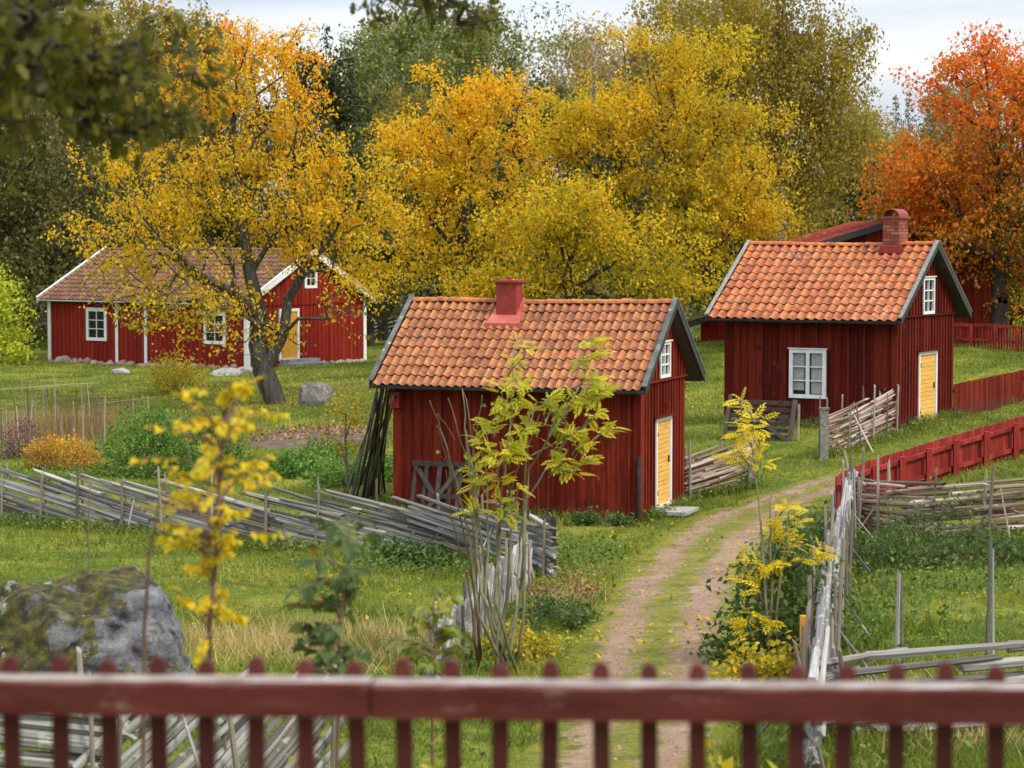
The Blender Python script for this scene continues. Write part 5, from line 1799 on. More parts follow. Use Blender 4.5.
# ------------------------------------------------------------------ saplings with single leaves
def leaf_data(name, mat, poly, fold=.06):
    mb = MB()
    mb.v = [(x, y, -.22 * x * x + fold * abs(y)) for x, y in poly]
    mb.f = [tuple(range(len(poly)))]
    return mb.mesh(name, mat)
_mp = [(0, 0), (.10, .05), (.02, .30), (.22, .28), (.30, .50), (.46, .30), (.52, .34), (.62, .22), (1.0, 0)]
MAPLE = _mp + [(x, -y) for x, y in _mp[-2:0:-1]]
def fan_leaf(name, mat, poly):
    """midrib fold: two halves"""
    mb = MB()
    up = [p for p in poly if p[1] >= 0]
    mb.v = [(x, y, -.25 * x * x + .16 * y) for x, y in up] + [(x, -y, -.25 * x * x + .16 * y) for x, y in up if y > 0]
    n = len(up)
    inner = [i for i, p in enumerate(up) if p[1] > 0]
    lower = {i: n + k for k, i in enumerate(inner)}
    mb.f = [tuple(range(n)), tuple([n - 1] + [lower[i] for i in reversed(inner)] + [0])]
    return mb.mesh(name, mat)
def pinnate(name, mat, pairs=4, ll=.38, lw=.17):
    mb = MB()
    lf = []
    for k in range(pairs):
        x = .22 + .62 * k / (pairs - 1) if pairs > 1 else .5
        for sg in (-1, 1):
            lf.append((x, sg * .01, sg * R(52), ll * (1 - .12 * abs(k - 1.5))))
    lf.append((.9, 0, 0, ll))
    for x, y, a, l in lf:
        c_, s_ = math.cos(a), math.sin(a)
        for q in ((0, 0), (.45, lw / ll * .5), (1, 0), (.45, -lw / ll * .5)):
            u, v = q[0] * l, q[1] * l
            X, Y = x + u * c_ - v * s_, y + u * s_ + v * c_
            mb.v.append((X, Y, -.22 * X * X - .55 * Y * Y + (.02 if q[1] else 0)))
        k = len(mb.v)
        mb.f.append((k - 4, k - 3, k - 2, k - 1))
    mb.v += [(0, -.008, 0), (.92, -.004, -.19), (.92, .004, -.19), (0, .008, 0)]
    k = len(mb.v)
    mb.f.append((k - 4, k - 3, k - 2, k - 1))
    return mb.mesh(name, mat)
LM = {'yellow': fan_leaf('leaf', 'leaf_yellow', MAPLE), 'maple': fan_leaf('leaf', 'leaf_maple', MAPLE), 'maple2': fan_leaf('leaf', 'leaf_maple2', MAPLE),
      'ash': pinnate('leaf', 'leaf_ash', 5), 'ashyellow': pinnate('leaf', 'leaf_yellow', 4)}
def leaf_quat(dirv, roll):
    """x axis along dirv, normal mostly up"""
    x = Vector(dirv).normalized()
    z = Vector((0, 0, 1)) - x * x.z
    if z.length < .05:
        z = Vector((0, -1, 0)) - x * x.y * -1
    z.normalize()
    y = z.cross(x)
    return Matrix((x, y, z)).transposed().to_quaternion() @ Quaternion((1, 0, 0), roll)
def sapling(name, label, base, stems, shoots, leaf, lsize, per, twig, rg_, r0=.02, r1=.004, group=None, droop=-.25, spread=1.0, twr=.004):
    """stems: polylines (world); shoots: (start, end) twigs carrying 'per' leaves towards their end; every leaf an object"""
    t = thing(name, label, 'sapling', base, 0, group)
    mb_ = None
    for tk in stems:
        tk = [Vector(p) - base for p in tk]
        n_ = len(tk)
        pts, rs = [], []
        for i in range(n_ - 1):
            for j in range(3):
                f_ = j / 3
                pts.append(tk[i].lerp(tk[i + 1], f_) + Vector((rg_.gauss(0, .008), rg_.gauss(0, .008), 0)) * (i + j > 0))
                rs.append(r0 + (r1 - r0) * (i + f_) / (n_ - 1))
        pts.append(tk[-1])
        rs.append(r1)
        MB().tube(pts, rs, 6).build('stem', twig, t, True)
    for a_, b_ in shoots:
        a_, b_ = Vector(a_) - base, Vector(b_) - base
        m_ = a_.lerp(b_, .5) + Vector((0, 0, (b_ - a_).length * .08))
        MB().tube([a_, m_, b_], [twr * 1.4, twr, twr * .6], 4).build('twig', twig, t)
        n_ = per if isinstance(per, int) else rg_.randint(*per)
        for k in range(n_):
            f_ = .45 + .55 * (k + .5) / n_ if n_ > 1 else 1
            p = a_.lerp(m_, f_ * 2) if f_ < .5 else m_.lerp(b_, f_ * 2 - 1)
            dv = (b_ - a_).normalized() * .8 + Vector((rg_.gauss(0, .6), rg_.gauss(0, .6), rg_.gauss(0, .3) + droop)) * spread
            obj('leaf', LM[leaf], t, p, leaf_quat(dv, rg_.gauss(0, .5)), [lsize * rg_.uniform(.65, 1.2)] * 3)
    return t
def auto_shoots(px_list, d, stem_fn, rg_, n, ln, dj=.25):
    out_ = []
    for (px, py) in px_list:
        c_ = at(px, py, d)
        s_ = at(*stem_fn(px, py), d)
        for k in range(n):
            e = c_ + Vector((rg_.gauss(0, ln), rg_.gauss(0, dj), rg_.gauss(0, ln * .7)))
            out_.append((s_ + Vector((0, 0, rg_.gauss(0, .04))), e))
    return out_
r2 = random.Random(5)
# yellow sapling, front left
d = 10.2
st = [(203, 800), (206, 690), (212, 600), (217, 520), (221, 450), (224, 385)]
def stemx(py):
    return float(np.interp(-py, [-s_[1] for s_ in st], [s_[0] for s_ in st]))
base = G(at(203, 700, d).x, d)
stems = [[base] + [at(x_, y_, d) for x_, y_ in st[1:]], [base + Vector((-.24, .05, 0))] + [at(x_, y_, d) for x_, y_ in ((143, 690), (146, 600), (152, 530), (165, 480))]]
cl = [(205, 395), (235, 385), (248, 405), (190, 415), (222, 420), (255, 430), (180, 440), (210, 445), (240, 455), (168, 462), (195, 470), (258, 462), (228, 485), (165, 495), (185, 500), (250, 498), (208, 510), (178, 530), (160, 520), (232, 530), (248, 520), (200, 545), (215, 560), (190, 560), (225, 590), (205, 605), (215, 618), (240, 600), (170, 545)]
sapling('maple_sapling', 'bright yellow young maple standing out of focus at the left', base, stems,
        auto_shoots(cl, d, lambda px, py: (stemx(py + 18), py + 18), r2, 3, .075), 'yellow', .048, (9, 12), 'twig_brown', r2, .013, .003, droop=-.45)
# green maple sapling
d = 12.5
st = [(337, 800), (338, 690), (342, 620), (347, 560), (349, 520)]
base = G(at(337, 700, d).x, d)
stems = [[base] + [at(x_, y_, d) for x_, y_ in st[1:]]]
cl = [(350, 525), (335, 540), (365, 545), (320, 560), (345, 565), (310, 580), (335, 590), (355, 590), (300, 605), (325, 615), (345, 620), (310, 635), (330, 640), (300, 655), (345, 650), (325, 665), (310, 675)]
sapling('maple_sapling', 'dark green young maple above the rail, left of centre', base, stems,
        auto_shoots(cl, d, lambda px, py: (stemx2(py + 12), py + 12), r2, 1, .06) if False else auto_shoots(cl, d, lambda px, py: (float(np.interp(-py - 12, [-s_[1] for s_ in st], [s_[0] for s_ in st])), py + 12), r2, 3, .06), 'maple', .095, (4, 5), 'twig_brown', r2, .012, .003, droop=-.5)
# small mixed maple
d = 15.5
st = [(432, 780), (433, 690), (436, 640), (438, 600)]
base = G(at(432, 700, d).x, d)
stems = [[base] + [at(x_, y_, d) for x_, y_ in st[1:]]]
cl = [(438, 592), (425, 605), (450, 610), (418, 625), (440, 628), (455, 635), (412, 645), (430, 650), (448, 655), (405, 640), (420, 668), (440, 670), (455, 660)]
sapling('maple_sapling', 'small green and orange young maple above the rail near the centre', base, stems,
        auto_shoots(cl, d, lambda px, py: (434, py + 12), r2, 3, .07), 'maple2', .11, (3, 4), 'twig_brown', r2, .012, .003, droop=-.5)
# the ash clump before the middle cottage
base = gp(505, 672)
d = base.y
def bez(pl):
    return [base + Vector((r2.uniform(-.2, .2), r2.uniform(-.15, .15), 0))] + [at(x_, y_, d) + Vector((0, r2.uniform(-.25, .25), 0)) for x_, y_ in pl]
stems = [bez([(500, 600), (497, 540), (505, 470), (512, 400), (513, 350)]), bez([(520, 600), (524, 530), (530, 470), (552, 430), (585, 380), (590, 345)]), bez([(516, 610), (519, 560), (524, 500), (527, 450), (540, 415)]),
         bez([(488, 600), (482, 540), (474, 480), (466, 430)]), bez([(485, 600), (488, 520), (487, 470), (478, 440)]), bez([(496, 600), (500, 520), (520, 460), (560, 440), (590, 425)]),
         bez([(478, 610), (470, 540), (455, 480), (440, 430), (430, 400)]), bez([(481, 590), (474, 500), (465, 430), (462, 390)]), bez([(508, 590), (512, 500), (500, 440)]), bez([(524, 600), (526, 500), (545, 470), (565, 462)])]
cl = [(513, 345), (508, 360), (520, 372), (503, 385), (520, 392), (496, 400), (512, 410), (535, 408), (548, 395), (565, 400), (580, 392), (595, 398), (590, 375), (588, 355), (592, 340), (602, 412), (608, 432), (590, 438), (575, 430), (560, 420), (485, 432), (500, 440), (518, 430), (478, 450), (495, 458), (510, 450), (480, 475), (500, 480), (470, 485), (490, 495), (515, 488), (545, 425), (562, 440), (572, 455), (585, 460), (560, 462), (470, 505), (500, 505), (598, 385), (575, 410), (490, 420), (555, 405)]
def near_stem(px, py):
    return (px + (508 - px) * .22, py + 16)
sapling('ash_sapling', 'yellow-green young ash with many thin stems before the middle cottage', base, stems,
        auto_shoots(cl, d, near_stem, r2, 2, .10), 'ash', .19, (5, 7), 'twig_green', r2, .024, .005, droop=-.25, twr=.007)
# bare reddish shoots of the same corner
base2 = gp(478, 668)
stems = [[base2 + Vector((r2.uniform(-.1, .1), 0, 0))] + [at(x_, y_, base2.y) for x_, y_ in pl] for pl in ([(475, 560), (468, 470), (455, 420), (448, 398)], [(470, 560), (455, 490), (440, 430), (437, 425)], [(478, 560), (475, 460), (467, 400), (462, 388)], [(468, 580), (452, 520), (446, 470)], [(480, 570), (470, 480), (478, 420), (482, 395)])]
sapling('bare_sapling', 'thin leafless reddish shoots left of the yellow-green ash', base2, stems,
        [(at(455, 440, base2.y), at(438, 415, base2.y)), (at(468, 450, base2.y), at(482, 405, base2.y)), (at(452, 470, base2.y), at(436, 452, base2.y))], 'maple2', .07, 1, 'twig_brown', r2, .014, .004)
# yellow ash right of the path
base = gp(770, 668)
d = base.y
stems = [[base] + [at(x_, y_, d) for x_, y_ in ((766, 600), (760, 520), (753, 450), (748, 405))], [base + Vector((.1, 0, 0))] + [at(x_, y_, d) for x_, y_ in ((778, 600), (786, 540), (789, 498))], [base + Vector((-.05, .1, 0))] + [at(x_, y_, d) for x_, y_ in ((772, 600), (770, 530), (772, 490))]]
cl = [(748, 405), (752, 415), (745, 425), (756, 430), (742, 440), (750, 445), (760, 442), (740, 455), (752, 460), (762, 456), (735, 458), (788, 500), (780, 515), (795, 520), (770, 525), (785, 535), (765, 540), (800, 545), (775, 550), (755, 555), (790, 560), (768, 570), (745, 575), (780, 580), (760, 590), (822, 545), (830, 548), (815, 552), (750, 610), (770, 615), (758, 640), (745, 625)]
sapling('ash_sapling', 'slender yellow young ash growing out of the bush right of the path', base, stems,
        auto_shoots(cl, d, lambda px, py: (px + (766 - px) * .4, py + 14), r2, 2, .07), 'ashyellow', .18, (4, 5), 'twig_green', r2, .02, .005, droop=-.2, twr=.006)
# bare saplings behind the left fence
for px, py0, py1, lb in ((90, 600, 478, 'single bare dark sapling stem rising above the boulder'), (148, 640, 560, 'low bare twig to the right of the boulder top')):
    base = gp(px, py0)
    b2 = base.y
    sapling('bare_sapling', lb, base, [[base, at(px - 1, (py0 + py1) / 2, b2), at(px, py1, b2)]], [(at(px - 1, py1 + 30, b2), at(px + 8, py1 + 10, b2))], 'maple2', .05, 1, 'twig_brown', r2, .02, .005)

# ------------------------------------------------------------------ bushes and garden
def bush(name, label, p, rx, ry, h, n, ls, mat, twig, seed, stems=7, cat='bush', sig=.12, group=None, low=.05, sparse=False, zoff=0):
    rg_ = np.random.default_rng(seed)
    t = thing(name, label, cat, p, 0, group)
    k = max(8, n // 28)
    dv = unit(rg_.normal(size=(k, 3)))
    dv[:, 2] = np.abs(dv[:, 2])
    rr = rg_.uniform(.25, 1, (k, 1)) ** .5
    cc = dv * rr * np.array([rx, ry, h])
    cc[:, 2] = np.maximum(cc[:, 2], low)
    mb = MB()
    for i in rg_.choice(k, min(k, stems * 3), replace=False):
        b_ = cc[i] * np.array([.25, .25, 0])
        m_ = (cc[i] + b_) / 2 + rg_.normal(size=3) * .04
        mb.tube([b_ + np.array([0, 0, -.08]), m_, cc[i]], [.014, .010, .004], 4, False)
    mb.build('stem', twig, t)
    ii = rg_.integers(0, k, n)
    cen = cc[ii] + rg_.normal(size=(n, 3)) * sig
    cen[:, 2] = np.maximum(cen[:, 2], .02)
    gx = gz(cen[:, 0] + p[0], cen[:, 1] + p[1]) - p[2]
    cen[:, 2] += gx
    obj('foliage', npmesh('foliage', leaves(cen, ls * rg_.uniform(.6, 1.3, n), rg_, .25, LEAF4, .45), mat), t, kind='stuff')
    return t
def px_w(px, d):
    return px * d / F
p = gp(8, 365)
bush('shrub', 'bright lime green bush at the left edge beside the long cottage', p + Vector((-.6, 0, 0)), 1.7, 1.5, 4.3, 4200, .17, 'leaf_lime', 'twig_brown', 1, sig=.25)
p = gp(175, 392)
bush('shrub', 'small yellow shrub below the long cottage wall', p, 1.1, .9, 1.5, 1500, .12, 'leaf_bushyellow', 'twig_brown', 2, sig=.18)
p = gp(150, 476)
bush('shrub', 'fresh green leafy bush in the garden behind the meadow fence', p, 1.2, .9, 1.8, 4200, .10, 'leaf_garden', 'twig_green', 3, sig=.14)
p = gp(205, 470)
bush('shrub', 'darker green bush behind the yellow maple', p + Vector((0, 1.5, 0)), .9, .8, 1.2, 1500, .10, 'leaf_bush', 'twig_green', 4, sig=.14)
p = gp(62, 470)
bush('aster_bed', 'orange and yellow flowering clump in the garden at left', p, 1.1, .6, .9, 5200, .055, 'leaf_aster', 'twig_brown', 5, cat='flowers', sig=.09)
p = gp(15, 462)
bush('withered_clump', 'withered purple stalks at the left edge of the garden', p + Vector((0, .8, 0)), .55, .6, 1.1, 1300, .07, 'leaf_purple', 'twig_brown', 6, cat='plants', sig=.1)
for i, (px, py, rx, n, lb) in enumerate(((300, 478, .9, 1700, 'left clump of green vegetables in the garden plot'), (345, 484, .9, 1700, 'middle clump of green vegetables in the garden plot'), (385, 480, .6, 1000, 'green vegetables behind the bundle of poles'), (320, 462, .8, 1100, 'back row of pale green vegetables in the garden plot'))):
    bush('vegetable_patch', lb, gp(px, py), rx, .8, .55, n, .11, 'leaf_garden', 'twig_green', 10 + i, cat='vegetables', sig=.1)
# turned soil with fallen leaves
bm0 = [gp(px, py) for px, py in ((258, 450), (342, 452), (372, 440), (340, 424), (268, 428))]
cx = sum((v.x for v in bm0)) / 5
cy = sum((v.y for v in bm0)) / 5
sq = []
for i in range(9):
    row = []
    for j in range(33):
        r_ = i / 8
        a = j / 32 * 2 * math.pi
        x, y = cx + math.cos(a) * 2.0 * r_, cy + math.sin(a) * 3.4 * r_
        row.append((x, y, g1(x, y) + (.09 * (1 - r_ ** 4) + .02 * math.sin(y * 5) - (.05 if i == 8 else 0))))
    sq.append(row)
obj('soil_bed', gridmesh('soil_bed', np.array(sq), 'soil'), kind='structure')
rg = np.random.default_rng(51)
n_ = 900
a = rg.uniform(0, 6.28, n_)
r_ = rg.uniform(0, 1, n_) ** .5
x, y = cx + np.cos(a) * 1.9 * r_, cy + np.sin(a) * 3.2 * r_
k = y > cy - 1.2
x, y = x[k], y[k]
obj('fallen_leaves', npmesh('fallen_leaves', leaves(np.stack([x, y, gz(x, y) + .1], 1), .14, rg, 0, LEAF4, .7), 'leaf_brown'), kind='stuff', label='brown fallen leaves on the garden soil', category='leaves')
# thin garden tree with sparse leaves
base = gp(347, 497)
d = base.y
make_tree('garden_tree', 'thin sparse young tree with ochre leaves behind the meadow fence', base,
          [[base, at(347, 470, d), at(345, 440, d), at(346, 415, d)]], [E(345, 425, 28, 34, d, 90, 0, .8)], np.random.default_rng(6), 430, .085, 'leaf_bushyellow', 'twig_brown', .03, sig=.06, clump=.15, per=4, r_tip=.003)
# bean trellis
p = gp(50, 452)
tr = thing('bean_trellis', 'row of tall thin garden stakes with a pole along the top at left', 'trellis', p)
for k in range(38):
    px = -6 + k * 2.9 + rnd.uniform(-2, 2)
    q = gp(px, 447 + rnd.uniform(-12, 10))
    h_ = rnd.uniform(.9, 1.75)
    put_pole('stake', q + Vector((0, 0, -.1)), q + Vector((rnd.gauss(0, .08), 0, h_)), rnd.uniform(.010, .024), rnd.choice(('stake_wood', 'twig_brown', 'fence_pole')), tr, p)
d = p.y
put_pole('rail', at(-10, 390, d), at(97, 383, d), .016, 'stake_wood', tr, p)
p = gp(130, 452)
tr = thing('bean_trellis', 'short pole rail on two posts right of the tall garden stakes', 'trellis', p)
d = p.y
put_pole('rail', at(97, 404, d), at(160, 397, d), .02, 'stake_wood', tr, p)
for px in (104, 132, 147):
    put_pole('post', at(px, 458, d), at(px + 1, 397, d), .03, 'stake_wood', tr, p)
# bush right of the path, at the foot of the yellow ash
p = gp(785, 655)
bush('shrub', 'dense green bush with glossy leaves right of the path', p, .95, .8, 1.45, 3000, .095, 'leaf_bush', 'twig_brown', 20, sig=.12)
p = gp(800, 570)
bush('shrub', 'low green thicket between the bush and the right fence', p + Vector((.25, 0, 0)), .9, 1.4, .85, 2200, .10, 'leaf_bush', 'twig_brown', 21, sig=.12)
p = gp(760, 690)
bush('shrub', 'yellowing low growth at the foot of the bush behind the pickets', p, .55, .5, .5, 900, .09, 'leaf_bushyellow', 'twig_brown', 22, sig=.1)
p = gp(930, 560)
bush('bramble', 'thin brown-green thicket in front of the level pole fence', p, 1.1, .6, 1.05, 1500, .07, 'leaf_bush', 'twig_brown', 23, sig=.12)
p = gp(985, 565)
bush('bramble', 'low dark bramble below the level pole fence at right', p, 1.3, .6, .55, 1500, .08, 'leaf_bush', 'twig_brown', 24, sig=.1)
p = gp(880, 572)
bush('bramble', 'low dark bramble in the corner of the right meadow', p, .7, .7, .6, 1200, .08, 'leaf_bush', 'twig_brown', 25, sig=.1)
p = gp(1010, 326)
bush('shrub', 'pale yellow-green bush at the right edge below the red tree', p, 1.3, 1.2, 2.3, 1800, .15, 'leaf_lime', 'twig_brown', 26, sig=.22)
p = gp(565, 600)
bush('weed_clump', 'brown-green weed clump beside the tarred post', p, .6, .9, .42, 900, .06, 'leaf_brown', 'twig_brown', 27, cat='weeds', sig=.08)
p = gp(560, 622)
bush('weed_clump', 'green weed clump between the pale fence and the path', p, .55, 1.0, .32, 1100, .08, 'leaf_bush', 'twig_brown', 28, cat='weeds', sig=.08)
p = gp(520, 660)
bush('weed_clump', 'yellow and ochre weeds at the foot of the young ash', p, .5, .5, .38, 900, .08, 'leaf_bushyellow', 'twig_brown', 29, cat='weeds', sig=.08)
p = gp(400, 568)
bush('weed_clump', 'leafy mound with yellowing tops below the meadow fence', p, .9, .4, .42, 1500, .09, 'leaf_bush', 'twig_brown', 30, cat='weeds', sig=.1)
p = gp(600, 512 + 14)
bush('weed_clump', 'green weeds at the stone base of the middle cottage', p, .7, .3, .28, 900, .08, 'leaf_bush', 'twig_brown', 32, cat='weeds', sig=.07)
# growth on the bank right behind the foreground pickets
for i, (px, d, h, rx, mt, lb) in enumerate(((395, 13.0, .75, .5, 'leaf_bush', 'green leaves behind the pickets left of centre'), (425, 12.0, .75, .3, 'leaf_bushyellow', 'yellow-green leaves behind the pickets below the small maple'), (755, 14.0, .95, .4, 'leaf_bushyellow', 'yellow-green leaves behind the pickets right of the path'), (300, 14, .6, .35, 'leaf_bushyellow', 'orange-yellow leaves behind the pickets at left'))):
    q = below(px, d)
    bush('bank_plant', lb, G(*q), rx, .4, h, 420, .10, mt, 'twig_brown', 40 + i, cat='plant', sig=.09)

# ------------------------------------------------------------------ grass and weeds
rg = np.random.default_rng(61)
def in_house(x, y):
    m_ = np.zeros(len(x), bool)
    for hs in (A, B, Cc):
        dx, dy = x - hs.o.x, y - hs.o.y
        u = dx * hs.X.x + dy * hs.X.y
        v = dx * hs.Y.x + dy * hs.Y.y
        m_ |= (u > -hs.L - .05) & (u < .04) & (v > -.04) & (v < hs.W + .05)
    return m_
def scatter(n, d0, d1, pa=-140, pb=1160):
    dd = np.exp(rg.uniform(math.log(d0), math.log(d1), n))
    px = rg.uniform(pa, pb, n)
    return (px - 512) / F * dd, dd
def nz2(x, y, s, ph):
    return .5 + .25 * np.sin(x * s + 1.7 * np.sin(y * s * .8 + ph)) + .25 * np.sin(y * s * 1.1 + 2.1 * np.sin(x * s * .6 + ph * 2))
def blades(x, y, h, wd, rg, lean=.5):
    n = len(x)
    b = np.stack([x, y, gz(x, y) - .01], 1)
    a = rg.uniform(0, 2 * math.pi, n)
    s_ = np.stack([np.cos(a), np.sin(a), np.zeros(n)], 1) * wd[:, None] / 2
    tip = b + np.stack([rg.normal(0, lean, n) * h, rg.normal(0, lean, n) * h, h], 1)
    return np.stack([b - s_, b + s_, tip], 1)
def grass_obj(name, label, x, y, h, wd, mat, lean=.5, cat='grass'):
    obj(name, npmesh(name, blades(x, y, h, wd, rg, lean), mat), kind='stuff', label=label, category=cat)
x, y = scatter(360000, 21, 108)
pu = path_u(x, y)
k = ~in_house(x, y)
pw_ = pu + .35 * (nz2(x, y, 3.1, 5.0) - .5) + rg.normal(0, .05, len(x))
track = (np.abs(pw_) < .66) & (np.abs(pw_) > .2)
k &= ~(track & (rg.random(len(x)) < .93))
k &= ~((np.abs(pw_) <= .2) & (rg.random(len(x)) < .1))
k &= ~((((x - cx) / 2.0) ** 2 + ((y - cy) / 3.4) ** 2) < 1)
x, y, pu = x[k], y[k], pu[k]
patch = nz2(x, y, .9, 1.3) * .6 + nz2(x, y, 2.7, 4.1) * .4
tuft = np.clip(nz2(x, y, 5.3, .7) * .5 + nz2(x + 3, y, 1.9, 2.7) * .5 - .45, 0, 1)
h = (.03 + .10 * patch ** 2 + .42 * tuft ** 1.5) * rg.uniform(.4, 1.4, len(x))
h *= np.where(pu < .8, .5, 1.0)
h *= 1 + .25 * (y > 60)
wd = .010 + .00032 * y * rg.uniform(.7, 1.5, len(x))
grass_obj('grass', 'short green meadow grass around the cottages', x, y, h, wd, 'grass')
x, y = scatter(9000, 4, 21)
grass_obj('bank_grass', 'grass on the bank behind the foreground pickets', x, y, rg.uniform(.1, .35, len(x)), np.full(len(x), .014), 'grass')
# dry tussocks
xs, ys_ = [], []
for px, py, rx, ry, n in ((270, 648, 1.5, 1.6, 1500), (410, 650, 1.1, 1.6, 1100), (180, 640, 1.0, 1.2, 500), (470, 640, .5, .8, 500), (330, 635, 1.6, 1.2, 900), (950, 700, 1.6, 1.0, 900), (1000, 740, 1.5, 1, 700), (560, 610, .5, 1, 500), (40, 420, 1.5, 2.5, 900), (330, 392, 2.0, 3, 700)):
    p = gp(px, min(py, 760))
    xs.append(p.x + rg.normal(0, rx * .5, n))
    ys_.append(p.y + rg.normal(0, ry * .6, n))
x, y = np.concatenate(xs), np.concatenate(ys_)
grass_obj('dry_grass', 'tan dry grass tussocks in the meadow', x, y, rg.uniform(.08, .42, len(x)) * rg.uniform(.5, 1, len(x)), np.full(len(x), .014), 'grass_dry', .5)
# taller grass and weeds along fences and walls
xs, ys_ = [], []
def along(pts, n, off, sg_):
    ln = Line(pts)
    t = rg.uniform(0, ln.len, n)
    q = np.array([ln.at(v) + ln.side(v) * rg.normal(off, sg_) for v in t])
    xs.append(q[:, 0])
    ys_.append(q[:, 1])
along(l1, 3800, -.25, .25)
along(l2, 1500, 0, .3)
along(l4, 2600, .0, .45)
along(l5, 1500, -.2, .3)
along(l7, 600, -.1, .2)
along(l8, 600, -.1, .2)
along([A.o - A.X * A.L, A.o], 700, -.2, .12)
along([A.o, A.o + A.Y * A.W], 350, -.22, .1)
along([B.o - B.X * B.L, B.o], 600, -.2, .14)
along([B.o, B.o + B.Y * B.W], 500, -.3, .15)
along([gp(862, 506), gp(1030, 456)], 500, -.9, .4)
along([gp(600, 640), gp(660, 545), gp(740, 505)], 1500, -.3, .3)
x, y = np.concatenate(xs), np.concatenate(ys_)
k = ~in_house(x, y) & (path_u(x, y) > .8)
x, y = x[k], y[k]
grass_obj('tall_grass', 'longer grass along the foot of fences and walls', x, y, rg.uniform(.1, .34, len(x)), rg.uniform(.012, .026, len(x)), 'grass', .4)
sel = rg.random(len(x)) < .75
cen = np.stack([x, y, gz(x, y) + rg.uniform(.02, .2, len(x))], 1)[sel]
obj('weeds', npmesh('weeds', leaves(cen, .085 * rg.uniform(.6, 1.4, len(cen)), rg, .1, LEAF4, .6), 'weed'), kind='stuff', label='small leafy weeds along fences and walls', category='weeds')
# clover and other leaves in the meadow
x, y = scatter(26000, 22, 70)
k = ~in_house(x, y) & (nz2(x, y, 1.4, 2.2) > .55) & (path_u(x, y) > 1.05)
x, y = x[k], y[k]
obj('meadow_herbs', npmesh('meadow_herbs', leaves(np.stack([x, y, gz(x, y) + rg.uniform(.01, .07, len(x))], 1), .06 * rg.uniform(.6, 1.4, len(x)), rg, 0, LEAF4, .7), 'weed'), kind='stuff', label='low broad-leaved herbs in the meadow', category='herbs')

# dry stalks and green growth through the garden
xs, ys_ = [], []
for px, py, rx, ry, n in ((20, 440, 1.6, 2.2, 900), (75, 435, 1.2, 1.6, 600), (110, 430, .8, 1.6, 300), (210, 440, 1.2, 2.0, 350)):
    p = gp(px, py)
    xs.append(p.x + rg.normal(0, rx * .6, n))
    ys_.append(p.y + rg.normal(0, ry * .6, n))
x, y = np.concatenate(xs), np.concatenate(ys_)
grass_obj('dry_stalks', 'thin brown stalks standing among the garden stakes', x, y, rg.uniform(.35, 1.15, len(x)), rg.uniform(.012, .022, len(x)), 'leaf_brown', .10, 'stalks')
xs, ys_ = [], []
for px, py, rx, ry, n in ((60, 480, 2.6, .8, 1500), (220, 478, 2.4, 1.0, 1600), (330, 470, 1.6, 1.2, 1200), (120, 420, 3.0, 4.0, 1500), (250, 425, 2.0, 3.0, 700), (395, 440, 1.0, 3.0, 500), (940, 590, 2.6, 1.6, 1700), (880, 620, 1.0, 2.0, 600), (430, 575, 2.4, .5, 1200), (580, 560, .7, 1.4, 800)):
    p = gp(px, py)
    xs.append(p.x + rg.normal(0, rx * .6, n))
    ys_.append(p.y + rg.normal(0, ry * .6, n))
x, y = np.concatenate(xs), np.concatenate(ys_)
k = ~in_house(x, y) & (path_u(x, y) > 1)
x, y = x[k], y[k]
cen = np.stack([x, y, gz(x, y) + np.abs(rg.normal(0, .16, len(x))) + .02], 1)
obj('herb_layer', npmesh('herb_layer', leaves(cen, .075 * rg.uniform(.5, 1.4, len(cen)), rg, .1, LEAF4, .5), 'weed'), kind='stuff', label='leafy green herbs in the garden and rough corners', category='herbs')
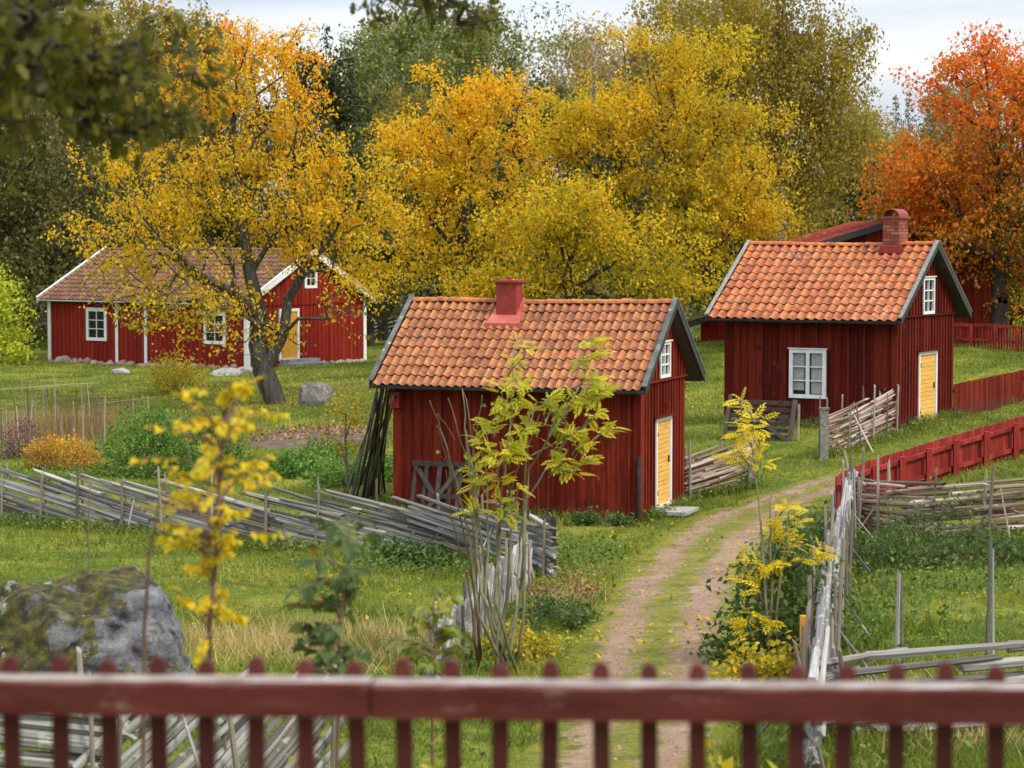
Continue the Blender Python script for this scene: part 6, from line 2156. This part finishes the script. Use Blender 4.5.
# fallen leaves in the grass
xs, ys_ = [], []
for px, py, rx, ry, n in ((270, 400, 5, 9, 1500), (180, 395, 4, 8, 500), (300, 600, 7, 10, 420), (640, 560, 3, 9, 260), (900, 600, 4, 8, 160), (520, 640, 1.2, 2, 200), (760, 640, 1.5, 2, 200), (710, 400, 2, 10, 250)):
    p = gp(px, py)
    xs.append(p.x + rg.normal(0, rx * .5, n))
    ys_.append(p.y + rg.normal(0, ry * .5, n))
x, y = np.concatenate(xs), np.concatenate(ys_)
k = ~in_house(x, y) & (y > 22)
x, y = x[k], y[k]
obj('fallen_leaves', npmesh('fallen_leaves', leaves(np.stack([x, y, gz(x, y) + rg.uniform(.03, .09, len(x))], 1), .09 * rg.uniform(.6, 1.3, len(x)), rg, 0, LEAF4, .75), 'leaf_bushyellow'), kind='stuff', label='scattered yellow fallen leaves in the grass', category='leaves')
# pebbles and stones on the worn tracks
n_ = 900
ki = rg.integers(0, len(PATHC), n_)
off = rg.choice([-1, 1], n_) * rg.normal(.42, .16, n_) * PATHH[ki]
q = PATHC[ki] + wdir[ki] * off[:, None] + rg.normal(0, .1, (n_, 2))
k = q[:, 1] > 22
q = q[k]
pr = np.stack([q[:, 0], q[:, 1], gz(q[:, 0], q[:, 1]) + .038], 1)
th = rg.uniform(0, 6.28, len(pr))
sz = rg.uniform(.012, .04, len(pr))
oct_ = np.array([(1, 0, 0), (.3, .9, 0), (-.9, .4, 0), (-.5, -.8, 0), (.6, -.7, 0), (0, 0, .7)])
tri = [(0, 1, 5), (1, 2, 5), (2, 3, 5), (3, 4, 5), (4, 0, 5)]
rot = np.stack([np.stack([np.cos(th), -np.sin(th)], 1), np.stack([np.sin(th), np.cos(th)], 1)], 1)
Vp = np.einsum('nij,kj->nki', rot, oct_[:, :2])
Vp = np.concatenate([Vp, np.repeat(oct_[None, :, 2:], len(pr), 0)], 2) * sz[:, None, None] + pr[:, None]
Vt = np.concatenate([Vp[:, list(t_)] for t_ in tri], 0)
obj('pebbles', npmesh('pebbles', Vt, 'pink_stone'), kind='stuff', label='small stones lying on the cart track', category='pebbles')
